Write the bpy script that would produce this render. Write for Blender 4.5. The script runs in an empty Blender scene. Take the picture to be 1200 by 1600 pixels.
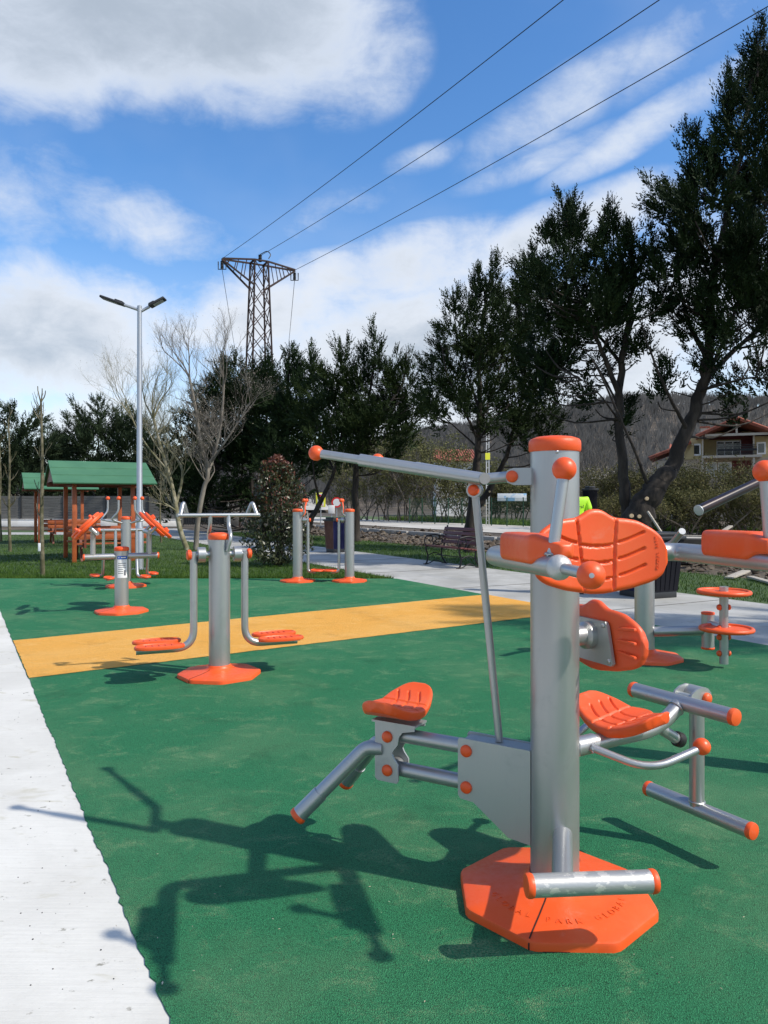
import bpy, bmesh, math, random
import numpy as np
from mathutils import Vector, Matrix

SC = bpy.context.scene
COL = SC.collection
R = math.radians
# ------------------------------------------------------------------ camera
F, CX, CY, H = 1170.0, 600.0, 785.0, 1.45
cam = bpy.data.cameras.new("camera")
cam.sensor_fit = 'VERTICAL'
cam.sensor_width = cam.sensor_height = 36.0
cam.lens = F / 1600 * 36.0
cam.shift_y = -(800 - CY) / 1600
cam.clip_start = 0.05
cam.clip_end = 3000
camo = bpy.data.objects.new("camera", cam)
camo.location = (0, 0, H)
camo.rotation_euler = (R(90), 0, 0)
COL.objects.link(camo)
SC.camera = camo
SC.render.resolution_x, SC.render.resolution_y = 768, 1024

# ------------------------------------------------------------------ light
SUN_EL = R(46)
SHX, SHY = -0.928, 0.371            # the way shadows run on the ground
SUN_AZ = math.atan2(-SHX, -SHY)     # azimuth of the sun from +Y towards +X
sun = bpy.data.lights.new("sun", 'SUN')
sun.energy = 3.5
sun.angle = R(0.9)
sun.color = (1.0, 0.935, 0.83)
suno = bpy.data.objects.new("sun", sun)
d = Vector((SHX * math.cos(SUN_EL), SHY * math.cos(SUN_EL), -math.sin(SUN_EL)))
suno.rotation_euler = d.to_track_quat('-Z', 'Y').to_euler()
COL.objects.link(suno)
SC.view_settings.view_transform = 'Standard'
SC.view_settings.look = 'None'
SC.view_settings.exposure = 0.46
SC.view_settings.gamma = 1.0


class NT:
    """small helper for node trees"""
    def __init__(s, tree):
        s.t = tree
        s.n = tree.nodes
        s.l = tree.links

    def new(s, typ, **kw):
        n = s.n.new(typ)
        for k, v in kw.items():
            setattr(n, k, v)
        return n

    def put(s, sock, v):
        if v is None:
            return
        if isinstance(v, bpy.types.NodeSocket):
            s.l.new(v, sock)
        else:
            if sock.type == 'RGBA' and len(v) == 3:
                v = (*v, 1)
            sock.default_value = v

    def math(s, op, a, b=None, c=None, clamp=False):
        n = s.new('ShaderNodeMath', operation=op, use_clamp=clamp)
        for i, v in enumerate((a, b, c)):
            if v is not None:
                s.put(n.inputs[i], v)
        return n.outputs[0]

    def noise(s, vec, scale, detail=4, rough=.55, dist=0.0):
        n = s.new('ShaderNodeTexNoise')
        s.put(n.inputs['Vector'], vec)
        n.inputs['Scale'].default_value = scale
        n.inputs['Detail'].default_value = detail
        n.inputs['Roughness'].default_value = rough
        n.inputs['Distortion'].default_value = dist
        return n.outputs['Fac']

    def ramp(s, fac, lo, hi, a=0.0, b=1.0, smooth=True):
        n = s.new('ShaderNodeMapRange', interpolation_type='SMOOTHSTEP' if smooth else 'LINEAR')
        s.put(n.inputs[0], fac)
        for i, v in zip((1, 2, 3, 4), (lo, hi, a, b)):
            n.inputs[i].default_value = v
        return n.outputs[0]

    def mix(s, fac, a, b, mode='MIX'):
        n = s.new('ShaderNodeMix', data_type='RGBA', blend_type=mode)
        s.put(n.inputs[0], fac)
        s.put(n.inputs[6], a)
        s.put(n.inputs[7], b)
        return n.outputs[2]

    def mapping(s, vec, scale=(1, 1, 1), rot=(0, 0, 0)):
        n = s.new('ShaderNodeMapping')
        s.put(n.inputs[0], vec)
        n.inputs['Scale'].default_value = scale
        n.inputs['Rotation'].default_value = rot
        return n.outputs[0]


# ------------------------------------------------------------------ sky
world = bpy.data.worlds.new("World")
SC.world = world
world.use_nodes = True
w = NT(world.node_tree)
w.n.clear()
out = w.new('ShaderNodeOutputWorld')
sky = w.new('ShaderNodeTexSky', sky_type='NISHITA')
sky.sun_disc = False
sky.sun_elevation = SUN_EL
sky.sun_rotation = SUN_AZ
sky.air_density = 1.0
sky.dust_density = 0.6
sky.ozone_density = 2.5
tc = w.new('ShaderNodeTexCoord')
sep = w.new('ShaderNodeSeparateXYZ')
w.l.new(tc.outputs['Generated'], sep.inputs[0])
az = w.math('ARCTAN2', sep.outputs[0], sep.outputs[1])
el = w.math('ARCSINE', sep.outputs[2])


def azel(px, py):
    x, z = (px - CX) / F, (CY - py) / F
    return math.atan2(x, 1), math.atan2(z, math.hypot(x, 1))


n1 = w.noise(tc.outputs['Generated'], 5.0, 6, .6, .3)
n2 = w.noise(w.mapping(tc.outputs['Generated'], (1, 1, 2.0)), 12.0, 9, .66, .35)
n3 = w.noise(w.mapping(tc.outputs['Generated'], (1, 1, 1.5)), 3.1, 4, .5)
BLOBS = [  # px, py, half width px, half height px, tilt, weight
    (270, 10, 350, 150, 0, 1.25), (500, 70, 170, 120, 0, .72), (40, 50, 190, 110, 0, 1.0), (370, 135, 150, 70, 0, .8), (120, 140, 60, 60, 0, .55), (20, 140, 50, 70, 0, .5),
    (40, 520, 260, 140, 0, 1.15), (220, 350, 210, 66, 6, .62), (10, 300, 150, 110, 0, .55), (330, 370, 130, 40, 8, .45),
    (430, 500, 260, 110, -8, .8), (620, 430, 260, 80, -12, .85), (880, 365, 260, 60, -14, .85),
    (760, 560, 560, 170, 0, 1.1), (120, 650, 420, 70, 0, .75), (1150, 480, 300, 180, 0, .8),
    (870, 170, 190, 56, -26, .36), (1030, 185, 200, 34, -24, .62), (850, 250, 170, 26, -16, .36), (1080, 50, 160, 50, -30, .36), (660, 248, 80, 26, -14, .34), (520, 330, 160, 40, -20, .26),
]
field = None
for (px, py, rx, ry, tl, wt) in BLOBS:
    a0, e0 = azel(px, py)
    k = math.cos(e0)
    dx = w.math('MULTIPLY', w.math('SUBTRACT', az, a0), k)
    dy = w.math('SUBTRACT', el, e0)
    c, s_ = math.cos(R(-tl)), math.sin(R(-tl))
    u = w.math('MULTIPLY', w.math('ADD', w.math('MULTIPLY', dx, c), w.math('MULTIPLY', dy, s_)), F / rx)
    v = w.math('MULTIPLY', w.math('SUBTRACT', w.math('MULTIPLY', dy, c), w.math('MULTIPLY', dx, s_)), F / ry)
    rr = w.math('ADD', w.math('MULTIPLY', u, u), w.math('MULTIPLY', v, v))
    m = w.math('MULTIPLY', w.math('SUBTRACT', 1.0, rr, clamp=True), wt)
    field = m if field is None else w.math('MAXIMUM', field, m)
# elsewhere in the sky (behind the photographer) an even scatter of cloud
back = w.ramp(sep.outputs[1], -.1, .35, .45, 0.0)
field = w.math('MAXIMUM', field, back)
edge = w.ramp(field, 0.0, .30, .12, 1.0)
wob = w.math('ADD', w.math('MULTIPLY', w.math('SUBTRACT', n1, .5), 1.35), w.math('MULTIPLY', w.math('SUBTRACT', n2, .5), .75))
dens = w.ramp(w.math('ADD', field, w.math('MULTIPLY', wob, edge)), .10, .92)
veil = w.math('MULTIPLY', w.ramp(n3, .42, .75), .16)
low = w.ramp(el, -.02, .36, .68, 0.0)
dens = w.math('MAXIMUM', dens, w.math('MAXIMUM', veil, low))
hs = w.new('ShaderNodeHueSaturation')
hs.inputs['Saturation'].default_value = 1.26
hs.inputs['Hue'].default_value = 0.503
w.l.new(sky.outputs[0], hs.inputs['Color'])
bg1 = w.new('ShaderNodeBackground')
w.l.new(hs.outputs[0], bg1.inputs[0])
bg1.inputs[1].default_value = 0.15
shade = w.math('ADD', w.math('MULTIPLY', n2, .5), w.math('MULTIPLY', n1, .5))
core = w.ramp(w.math('ADD', field, w.math('MULTIPLY', w.math('SUBTRACT', shade, .5), 1.6)), .62, 1.35)
lite = w.mix(w.ramp(el, .22, .50), (.90, .93, .98), (.76, .83, .94))
ccol = w.mix(core, lite, (.47, .54, .63))
bg2 = w.new('ShaderNodeBackground')
w.l.new(ccol, bg2.inputs[0])
bg2.inputs[1].default_value = 0.73
mx = w.new('ShaderNodeMixShader')
w.put(mx.inputs[0], w.math('MULTIPLY', dens, .93))
w.l.new(bg1.outputs[0], mx.inputs[1])
w.l.new(bg2.outputs[0], mx.inputs[2])
w.l.new(mx.outputs[0], out.inputs[0])


# ------------------------------------------------------------------ helpers
def P(px, py, Y):
    return Vector(((px - CX) / F * Y, Y, H - (py - CY) / F * Y))


def G(px, Y):
    return Vector(((px - CX) / F * Y, Y, 0))


def V3(*a):
    return Vector(a)


def fillet(pts, r=.05, n=6):
    pts = [Vector(p) for p in pts]
    o = [pts[0]]
    for i in range(1, len(pts) - 1):
        a, b, c = pts[i - 1], pts[i], pts[i + 1]
        d1, d2 = (a - b), (c - b)
        k = min(r, d1.length * .48, d2.length * .48)
        p, q = b + d1.normalized() * k, b + d2.normalized() * k
        for j in range(n + 1):
            t = j / n
            o.append(p * (1 - t) ** 2 + b * 2 * t * (1 - t) + q * t * t)
    o.append(pts[-1])
    return o


class MB:
    def __init__(s):
        s.v, s.f, s.m = [], [], []

    def add(s, vs, fs, mi=0):
        k = len(s.v)
        s.v += [tuple(p) for p in vs]
        s.f += [tuple(i + k for i in f) for f in fs]
        s.m += [mi] * len(fs)
        return s

    def tube(s, pts, r, seg=14, caps=True, mi=0):
        pts = [Vector(p) for p in pts]
        n = len(pts)
        rs = r if isinstance(r, (list, tuple)) else [r] * n
        vs, fs = [], []
        nrm = None
        for i in range(n):
            a, b = pts[max(i - 1, 0)], pts[min(i + 1, n - 1)]
            t = (b - a).normalized()
            if nrm is None:
                nrm = t.orthogonal().normalized()
            else:
                nrm = (nrm - t * nrm.dot(t))
                nrm = nrm.normalized() if nrm.length > 1e-6 else t.orthogonal().normalized()
            bi = t.cross(nrm)
            for k in range(seg):
                an = 2 * math.pi * k / seg
                vs.append(pts[i] + (nrm * math.cos(an) + bi * math.sin(an)) * rs[i])
        for i in range(n - 1):
            for k in range(seg):
                k2 = (k + 1) % seg
                fs.append((i * seg + k, i * seg + k2, (i + 1) * seg + k2, (i + 1) * seg + k))
        if caps:
            fs.append(tuple(reversed(range(seg))))
            fs.append(tuple((n - 1) * seg + k for k in range(seg)))
        return s.add(vs, fs, mi)

    def lathe(s, prof, c, axis=(0, 0, 1), seg=28, mi=0):
        """prof: (radius, height along axis)"""
        axis = Vector(axis).normalized()
        x = axis.orthogonal().normalized()
        y = axis.cross(x)
        c = Vector(c)
        vs, fs = [], []
        for (r, z) in prof:
            for k in range(seg):
                a = 2 * math.pi * k / seg
                vs.append(c + axis * z + (x * math.cos(a) + y * math.sin(a)) * max(r, 1e-5))
        for i in range(len(prof) - 1):
            for k in range(seg):
                k2 = (k + 1) % seg
                fs.append((i * seg + k, i * seg + k2, (i + 1) * seg + k2, (i + 1) * seg + k))
        fs.append(tuple(reversed(range(seg))))
        fs.append(tuple((len(prof) - 1) * seg + k for k in range(seg)))
        return s.add(vs, fs, mi)

    def ball(s, c, r, seg=24, rings=14, mi=0):
        pr = [(r * math.sin(math.pi * i / rings), -r * math.cos(math.pi * i / rings)) for i in range(rings + 1)]
        return s.lathe(pr, c, (0.2, 0.3, 1), seg, mi)

    def dome(s, c, axis, r, h, mi=0, seg=20):
        """a bolt cap: short rim and a low dome"""
        pr = [(r, 0), (r, h * .35)] + [(r * math.cos(a), h * .35 + h * .65 * math.sin(a)) for a in (R(25), R(50), R(72), R(89))]
        return s.lathe(pr, c, axis, seg, mi)

    def box(s, c, size, M=None, bev=0.0, mi=0, seg=2):
        bm = bmesh.new()
        bmesh.ops.create_cube(bm, size=1)
        bmesh.ops.scale(bm, vec=Vector(size), verts=bm.verts)
        if bev:
            bmesh.ops.bevel(bm, geom=list(bm.edges), offset=bev, segments=seg, affect='EDGES', profile=.5)
        M = M or Matrix.Identity(3)
        c = Vector(c)
        bm.verts.index_update()
        vs = [c + M @ v.co for v in bm.verts]
        fs = [[v.index for v in f.verts] for f in bm.faces]
        bm.free()
        return s.add(vs, fs, mi)

    def bar(s, a, b, wd, th, up=(0, 0, 1), bev=0.0, mi=0):
        """a straight beam from a to b, wd across, th along up"""
        a, b = Vector(a), Vector(b)
        x = (b - a)
        L = x.length
        x.normalize()
        up = Vector(up)
        if abs(x.dot(up)) > .98:
            up = Vector((0, 1, 0))
        y = up.cross(x).normalized()
        z = x.cross(y)
        M = Matrix((x, y, z)).transposed()
        return s.box((a + b) / 2, (L, wd, th), M, bev, mi)

    def prism(s, poly, o, ax, ay, th, mi=0):
        """polygon (2-D) in the plane o+ax*x+ay*y, thickness th centred"""
        o, ax, ay = Vector(o), Vector(ax).normalized(), Vector(ay).normalized()
        n = ax.cross(ay).normalized()
        k = len(poly)
        vs = [o + ax * x + ay * y - n * th / 2 for x, y in poly] + [o + ax * x + ay * y + n * th / 2 for x, y in poly]
        fs = [tuple(reversed(range(k))), tuple(range(k, 2 * k))]
        fs += [(i, (i + 1) % k, k + (i + 1) % k, k + i) for i in range(k)]
        return s.add(vs, fs, mi)

    def build(s, name, mats, parent=None, off=None, sharp=38, smooth=True):
        me = bpy.data.meshes.new(name)
        off = Vector(off) if off is not None else Vector((0, 0, 0))
        me.from_pydata([(p[0] - off.x, p[1] - off.y, p[2] - off.z) for p in s.v], [], s.f)
        mats = mats if isinstance(mats, (list, tuple)) else [mats]
        for m in mats:
            me.materials.append(m)
        if len(mats) > 1:
            me.polygons.foreach_set('material_index', s.m)
        if smooth:
            me.shade_smooth()
            me.set_sharp_from_angle(angle=R(sharp))
        me.update()
        o = bpy.data.objects.new(name, me)
        COL.objects.link(o)
        if parent is not None:
            o.parent = parent
        return o


def np_mesh(name, V, Q, mat, parent=None, off=None, smooth=False):
    V = np.asarray(V, dtype=np.float32)
    if off is not None:
        V = V - np.array(tuple(off), dtype=np.float32)
    Q = np.asarray(Q, dtype=np.int32)
    me = bpy.data.meshes.new(name)
    me.vertices.add(len(V))
    me.vertices.foreach_set('co', V.ravel())
    k = Q.shape[1]
    me.loops.add(Q.size)
    me.loops.foreach_set('vertex_index', Q.ravel())
    me.polygons.add(len(Q))
    me.polygons.foreach_set('loop_start', np.arange(0, Q.size, k, dtype=np.int32))
    me.polygons.foreach_set('loop_total', np.full(len(Q), k, dtype=np.int32))
    me.materials.append(mat)
    me.update(calc_edges=True)
    me.validate()
    if smooth:
        me.shade_smooth()
    o = bpy.data.objects.new(name, me)
    COL.objects.link(o)
    if parent is not None:
        o.parent = parent
    return o


def tag(o, label=None, cat=None, group=None, kind=None):
    if label:
        o['label'] = label
    if cat:
        o['category'] = cat
    if group:
        o['group'] = group
    if kind:
        o['kind'] = kind
    return o


def thing(name, label, cat, loc=(0, 0, 0), group=None):
    o = bpy.data.objects.new(name, None)
    o.empty_display_size = .1
    o.location = loc
    COL.objects.link(o)
    return tag(o, label, cat, group)


def struct(name, mb, m, **kw):
    return tag(mb.build(name, m, **kw), kind='structure')


def copy_tree(o, parent=None):
    c = o.copy()
    COL.objects.link(c)
    if parent is not None:
        c.parent = parent
    for ch in list(o.children):
        copy_tree(ch, c)
    return c


# ------------------------------------------------------------------ materials
def mat(name, col, rough=.6, metal=0.0, col2=None, scale=8.0, lo=.4, hi=.7, bump=0.0, bscale=60.0, spec=.5, detail=5, coord='Object', stretch=(1, 1, 1)):
    m = bpy.data.materials.new(name)
    m.use_nodes = True
    t = NT(m.node_tree)
    b = t.n['Principled BSDF']
    b.inputs['Roughness'].default_value = rough
    b.inputs['Metallic'].default_value = metal
    b.inputs['Specular IOR Level'].default_value = spec
    tcn = t.new('ShaderNodeTexCoord')
    vec = tcn.outputs[coord]
    if stretch != (1, 1, 1):
        vec = t.mapping(vec, stretch)
    if col2 is not None:
        f = t.ramp(t.noise(vec, scale, detail), lo, hi)
        t.put(b.inputs['Base Color'], t.mix(f, col, col2))
    else:
        t.put(b.inputs['Base Color'], col)
    if bump:
        bn = t.new('ShaderNodeBump')
        bn.inputs['Strength'].default_value = bump
        bn.inputs['Distance'].default_value = .01
        t.put(bn.inputs['Height'], t.noise(vec, bscale, 4))
        t.put(b.inputs['Normal'], bn.outputs[0])
    return m


def rubber(name, c1, c2, dust, dark):
    m = bpy.data.materials.new(name)
    m.use_nodes = True
    t = NT(m.node_tree)
    b = t.n['Principled BSDF']
    b.inputs['Roughness'].default_value = .85
    b.inputs['Specular IOR Level'].default_value = .25
    pos = t.new('ShaderNodeNewGeometry').outputs['Position']
    gran = t.noise(pos, 210, 3, .75)
    v = t.new('ShaderNodeTexVoronoi')
    t.put(v.inputs['Vector'], pos)
    v.inputs['Scale'].default_value = 260
    cell = t.new('ShaderNodeSeparateColor')
    t.put(cell.inputs[0], v.outputs['Color'])
    big = t.noise(pos, .9, 5, .6, .4)
    mid = t.noise(t.mapping(pos, (1, 1.3, 1), (0, 0, .5)), 4.5, 6, .7, .6)
    c = t.mix(t.ramp(gran, .38, .62), c1, c2)
    c = t.mix(t.math('MULTIPLY', t.ramp(cell.outputs[0], .72, .95), .65), c, dark)
    c = t.mix(t.math('MULTIPLY', t.ramp(big, .42, .72), .26), c, dust)
    grit = t.ramp(t.noise(pos, 150, 3, .7), .40, .62)
    c = t.mix(t.math('MULTIPLY', t.math('MULTIPLY', t.ramp(mid, .50, .72), grit), .85), c, dust)
    c = t.mix(t.math('MULTIPLY', t.ramp(t.noise(pos, 2.3, 5, .65, .3), .55, .75), .35), c, dark)
    wearline = t.noise(t.mapping(pos, (1.2, 7.0, 1), (0, 0, -.5)), 2.2, 4, .6)
    c = t.mix(t.math('MULTIPLY', t.ramp(wearline, .66, .80), .30), c, dust)
    t.put(b.inputs['Base Color'], c)
    bn = t.new('ShaderNodeBump')
    bn.inputs['Strength'].default_value = .95
    bn.inputs['Distance'].default_value = .006
    t.put(bn.inputs['Height'], t.math('ADD', v.outputs['Distance'], t.math('MULTIPLY', gran, .6)))
    t.put(b.inputs['Normal'], bn.outputs[0])
    return m


def concrete(name, c1, c2, stain, ang, spots=.74):
    m = bpy.data.materials.new(name)
    m.use_nodes = True
    t = NT(m.node_tree)
    b = t.n['Principled BSDF']
    b.inputs['Roughness'].default_value = .8
    b.inputs['Specular IOR Level'].default_value = .3
    pos = t.new('ShaderNodeNewGeometry').outputs['Position']
    brush = t.noise(t.mapping(pos, (1.3, 30, 1), (0, 0, ang)), 3.2, 5, .65)
    fine = t.noise(pos, 55, 4, .7)
    blot = t.noise(pos, 1.1, 6, .62, .5)
    st = t.noise(t.mapping(pos, (1, 2.2, 1), (0, 0, ang)), 3.1, 5, .6, .8)
    sp = t.noise(t.mapping(pos, (1, 1.6, 1), (0, 0, ang)), 13, 4, .65)
    c = t.mix(t.ramp(blot, .35, .7), c1, c2)
    c = t.mix(t.math('MULTIPLY', t.ramp(brush, .35, .75), .28), c, tuple(x * .80 for x in c1))
    c = t.mix(t.math('MULTIPLY', t.ramp(fine, .5, .8), .25), c, tuple(x * .75 for x in c1))
    c = t.mix(t.math('MULTIPLY', t.ramp(st, .58, .74), .6), c, stain)
    c = t.mix(t.math('MULTIPLY', t.ramp(sp, spots - .02, spots + .05), .7), c, tuple(x * .35 for x in stain))
    t.put(b.inputs['Base Color'], c)
    bn = t.new('ShaderNodeBump')
    bn.inputs['Strength'].default_value = .35
    bn.inputs['Distance'].default_value = .006
    t.put(bn.inputs['Height'], t.math('ADD', brush, t.math('MULTIPLY', fine, .5)))
    t.put(b.inputs['Normal'], bn.outputs[0])
    return m


def silver(name, base, rough, metal=.75):
    m = bpy.data.materials.new(name)
    m.use_nodes = True
    t = NT(m.node_tree)
    b = t.n['Principled BSDF']
    b.inputs['Metallic'].default_value = metal
    tcn = t.new('ShaderNodeTexCoord').outputs['Object']
    dirt = t.noise(tcn, 9, 6, .65, .4)
    scr = t.noise(t.mapping(tcn, (60, 60, 3)), 3, 4, .6)
    spk = t.noise(tcn, 120, 3, .6)
    c = t.mix(t.math('MULTIPLY', t.ramp(dirt, .55, .78), .35), base, tuple(x * .62 for x in base))
    c = t.mix(t.math('MULTIPLY', t.ramp(spk, .68, .78), .5), c, tuple(min(1, x * 1.35) for x in base))
    t.put(b.inputs['Base Color'], c)
    t.put(b.inputs['Roughness'], t.math('ADD', rough, t.math('MULTIPLY', t.math('SUBTRACT', t.math('ADD', dirt, scr), 1.0), .22)))
    bn = t.new('ShaderNodeBump')
    bn.inputs['Strength'].default_value = .05
    bn.inputs['Distance'].default_value = .003
    t.put(bn.inputs['Height'], t.noise(tcn, 45, 4))
    t.put(b.inputs['Normal'], bn.outputs[0])
    return m


def plastic(name, c, rough=.42):
    m = bpy.data.materials.new(name)
    m.use_nodes = True
    t = NT(m.node_tree)
    b = t.n['Principled BSDF']
    tcn = t.new('ShaderNodeTexCoord').outputs['Object']
    fade = t.noise(tcn, 5, 5, .6)
    dirt = t.noise(tcn, 38, 5, .7)
    cc = t.mix(t.math('MULTIPLY', t.ramp(fade, .4, .75), .5), c, (c[0] * .93, c[1] * 1.35 + .01, c[2] * 1.5 + .008))
    cc = t.mix(t.math('MULTIPLY', t.ramp(dirt, .64, .78), .35), cc, (c[0] * .5, c[1] * .7, c[2]))
    dust = t.ramp(t.noise(tcn, 14, 6, .7, .5), .56, .78)
    cc = t.mix(t.math('MULTIPLY', dust, .16), cc, (.55, .42, .32))
    t.put(b.inputs['Base Color'], cc)
    t.put(b.inputs['Roughness'], t.ramp(dirt, .3, .8, rough - .06, rough + .16))
    bn = t.new('ShaderNodeBump')
    bn.inputs['Strength'].default_value = .08
    bn.inputs['Distance'].default_value = .003
    t.put(bn.inputs['Height'], t.noise(tcn, 160, 3))
    t.put(b.inputs['Normal'], bn.outputs[0])
    return m


def foliage(name, c1, c2, scale=1.6, trans=.18, rough=.7, spec=.12):
    m = bpy.data.materials.new(name)
    m.use_nodes = True
    t = NT(m.node_tree)
    b = t.n['Principled BSDF']
    b.inputs['Roughness'].default_value = rough
    b.inputs['Specular IOR Level'].default_value = spec
    tcn = t.new('ShaderNodeTexCoord').outputs['Object']
    f = t.ramp(t.noise(tcn, scale, 3), .35, .68)
    g = t.ramp(t.noise(tcn, scale * 14, 2), .3, .75)
    c = t.mix(t.math('ADD', t.math('MULTIPLY', f, .6), t.math('MULTIPLY', g, .4)), c1, c2)
    t.put(b.inputs['Base Color'], c)
    if trans:
        tr = t.new('ShaderNodeBsdfTranslucent')
        t.put(tr.inputs[0], c)
        ms = t.new('ShaderNodeMixShader')
        ms.inputs[0].default_value = trans
        t.l.new(b.outputs[0], ms.inputs[1])
        t.l.new(tr.outputs[0], ms.inputs[2])
        t.l.new(ms.outputs[0], t.n['Material Output'].inputs[0])
    return m


M = dict(
    green=rubber('green_rubber', (.013, .122, .049), (.038, .245, .102), (.21, .32, .16), (.004, .042, .016)),
    yellow=rubber('ochre_rubber', (.80, .375, .060), (.92, .48, .10), (.88, .56, .2), (.42, .18, .03)),
    conc_white=concrete('pale_concrete', (.55, .535, .485), (.66, .645, .59), (.38, .35, .24), .5, .665),
    conc_path=concrete('grey_concrete', (.33, .325, .30), (.46, .455, .43), (.20, .185, .14), -.5, .66),
    steel=silver('silver_paint', (.42, .425, .42), .38),
    plate=silver('plate_paint', (.40, .42, .41), .45, .6),
    galv=silver('galvanised', (.42, .44, .46), .45, .7),
    orange=plastic('orange_plastic', (.78, .088, .012)),
    orange_d=plastic('faded_orange_plastic', (.74, .085, .018), .5),
    black=mat('black_rubber', (.012, .012, .013), .55, col2=(.03, .03, .03)),
    seam=mat('seam_dark', (.03, .008, .004), .8),
    bolt=mat('zinc', (.5, .5, .5), .35, .9),
)

# ------------------------------------------------------------------ ground
U2, W2 = Vector((-.481, .877, 0)), Vector((.877, .481, 0))


def UV(u, v, z=0.0):
    p = U2 * u + W2 * v
    return Vector((p.x, p.y, z))


RIDGE_X = [-900, -100, 200, 450, 560, 650, 800, 985, 1200, 1500, 2200]
RIDGE_Y = [745, 738, 728, 702, 685, 662, 640, 617, 628, 600, 640]


def hill_z(x, Y):
    """height of the land: flat to 95 m, then a wooded ridge"""
    t = min(max((Y - 95) / 260.0, 0), 1)
    px = CX + F * x / max(Y, 1)
    ry = float(np.interp(px, RIDGE_X, RIDGE_Y))
    top = H + (CY - ry) / F * 355 - 7.0
    s = t * t * (3 - 2 * t)
    return max(top * s + 2.5 * math.sin(x * .021 + Y * .013) * s, 0) - .02


mb = MB()
xs = np.linspace(-420, 460, 90)
ys = [-40, -10, 0, 10, 20, 40, 70, 95] + list(np.linspace(105, 355, 34)) + [380, 420, 520, 700, 1100]
vs = [(x, y, hill_z(x, min(y, 355)) - (max(y - 355, 0) * .05)) for y in ys for x in xs]
nx = len(xs)
fs = [(j * nx + i, j * nx + i + 1, (j + 1) * nx + i + 1, (j + 1) * nx + i) for j in range(len(ys) - 1) for i in range(nx - 1)]
mb.add(vs, fs)
M['soil'] = mat('soil', (.055, .042, .028), .95, col2=(.13, .105, .075), scale=.5, bump=.5, bscale=7, detail=8, coord='Object')
struct('ground', mb, M['soil'])


def sheet(name, pts, m, z):
    b = MB()
    b.add([(p[0], p[1], z) for p in pts], [tuple(range(len(pts)))])
    return struct(name, b, m, smooth=False)


rnd = random.Random(7)
# left concrete strip; the rubber laps over its rough edge
LE0, LED = Vector((-.596, 2.08, 0)), Vector((-4.52, 7.9, 0)).normalized()


def left_edge(t):
    return LE0 + LED * t


p0, p1 = left_edge(-6), left_edge(13.75)
nrm = Vector((-LED.y, LED.x, 0))
sheet('concrete_kerb_path', [p0 - nrm * .3, p1 - nrm * .3, p1 + nrm * 4, p0 + nrm * 4], M['conc_white'], .0095)
# rubber pad with a slightly ragged left edge
pts = []
t = -5.8
while t < 13.7:
    p = left_edge(t) + nrm * rnd.gauss(0, .0030) + nrm * .004 * math.sin(t * 1.7) * math.sin(t * 5.3)
    pts.append((p.x, p.y))
    t += .035 if t < 4 else .12
FE = 14.15
RE0 = Vector((.24, 14.12, 0))
RED = Vector((3.39, -6.18, 0)).normalized()
pts.append((-7.45, FE))
pts.append((RE0.x, FE - .03))
q = RE0 + RED * 20
pts.append((q.x, q.y))
b = MB()
top = [(x, y, .0145) for x, y in pts]
bot = [(x, y, -.01) for x, y in pts]
n = len(pts)
b.add(top + bot, [tuple(reversed(range(n)))] + [(i, (i + 1) % n, n + (i + 1) % n, n + i) for i in range(n)])
bm_pad = struct('green_rubber_surface', b, M['green'], smooth=False)


def ray_ground(px, py):
    Y = H * F / (py - CY)
    return Vector(((px - CX) / F * Y, Y, 0))


# ochre stripe
ua, ub = ray_ground(25, 1003), ray_ground(735, 933)
la, lb = ray_ground(50, 1062), ray_ground(825, 967)


def isect(a, bb, c, dd):
    r, s = bb - a, dd - c
    k = ((c.x - a.x) * s.y - (c.y - a.y) * s.x) / (r.x * s.y - r.y * s.x)
    return a + r * k


LEb = LE0 + LED
c1 = isect(ua, ub, LE0, LEb)
c2 = isect(la, lb, LE0, LEb)
c3 = isect(la, lb, RE0, RE0 + RED)
c4 = isect(ua, ub, RE0, RE0 + RED)
pts = []
for i in range(60):
    p = c2.lerp(c1, i / 59) + nrm * (rnd.gauss(0, .003) - .004)
    pts.append((p.x, p.y))
for i in range(90):
    p = c1.lerp(c4, i / 89) + LED * rnd.gauss(0, .004)
    pts.append((p.x, p.y))
for i in range(90):
    p = c3.lerp(c2, i / 89) + LED * rnd.gauss(0, .004)
    pts.append((p.x, p.y))
pts.reverse()
sheet('ochre_rubber_stripe', pts, M['yellow'], .0185)
# grey concrete path on the right, running away to the left
VN = RE0.dot(W2)
VF = VN + 2.86
sheet('concrete_path', [UV(-14, VN - .02), UV(-14, VF), UV(42, VF), UV(42, VN - .02)], M['conc_path'], .010)
sheet('cross_path', [(-34, 33.5), (-9.5, 33.5), (-9.5, 36.2), (-34, 36.2)], M['conc_path'], .006)
# expansion joints cut over the path
b = MB()
for u in np.arange(-2, 40, 3.1):
    a, c = UV(u, VN + .02, .013), UV(u, VF, .013)
    b.bar(a, c, .018, .004)
M['joint'] = mat('joint', (.13, .125, .115), .9)
struct('path_joints', b, M['joint'])

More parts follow.
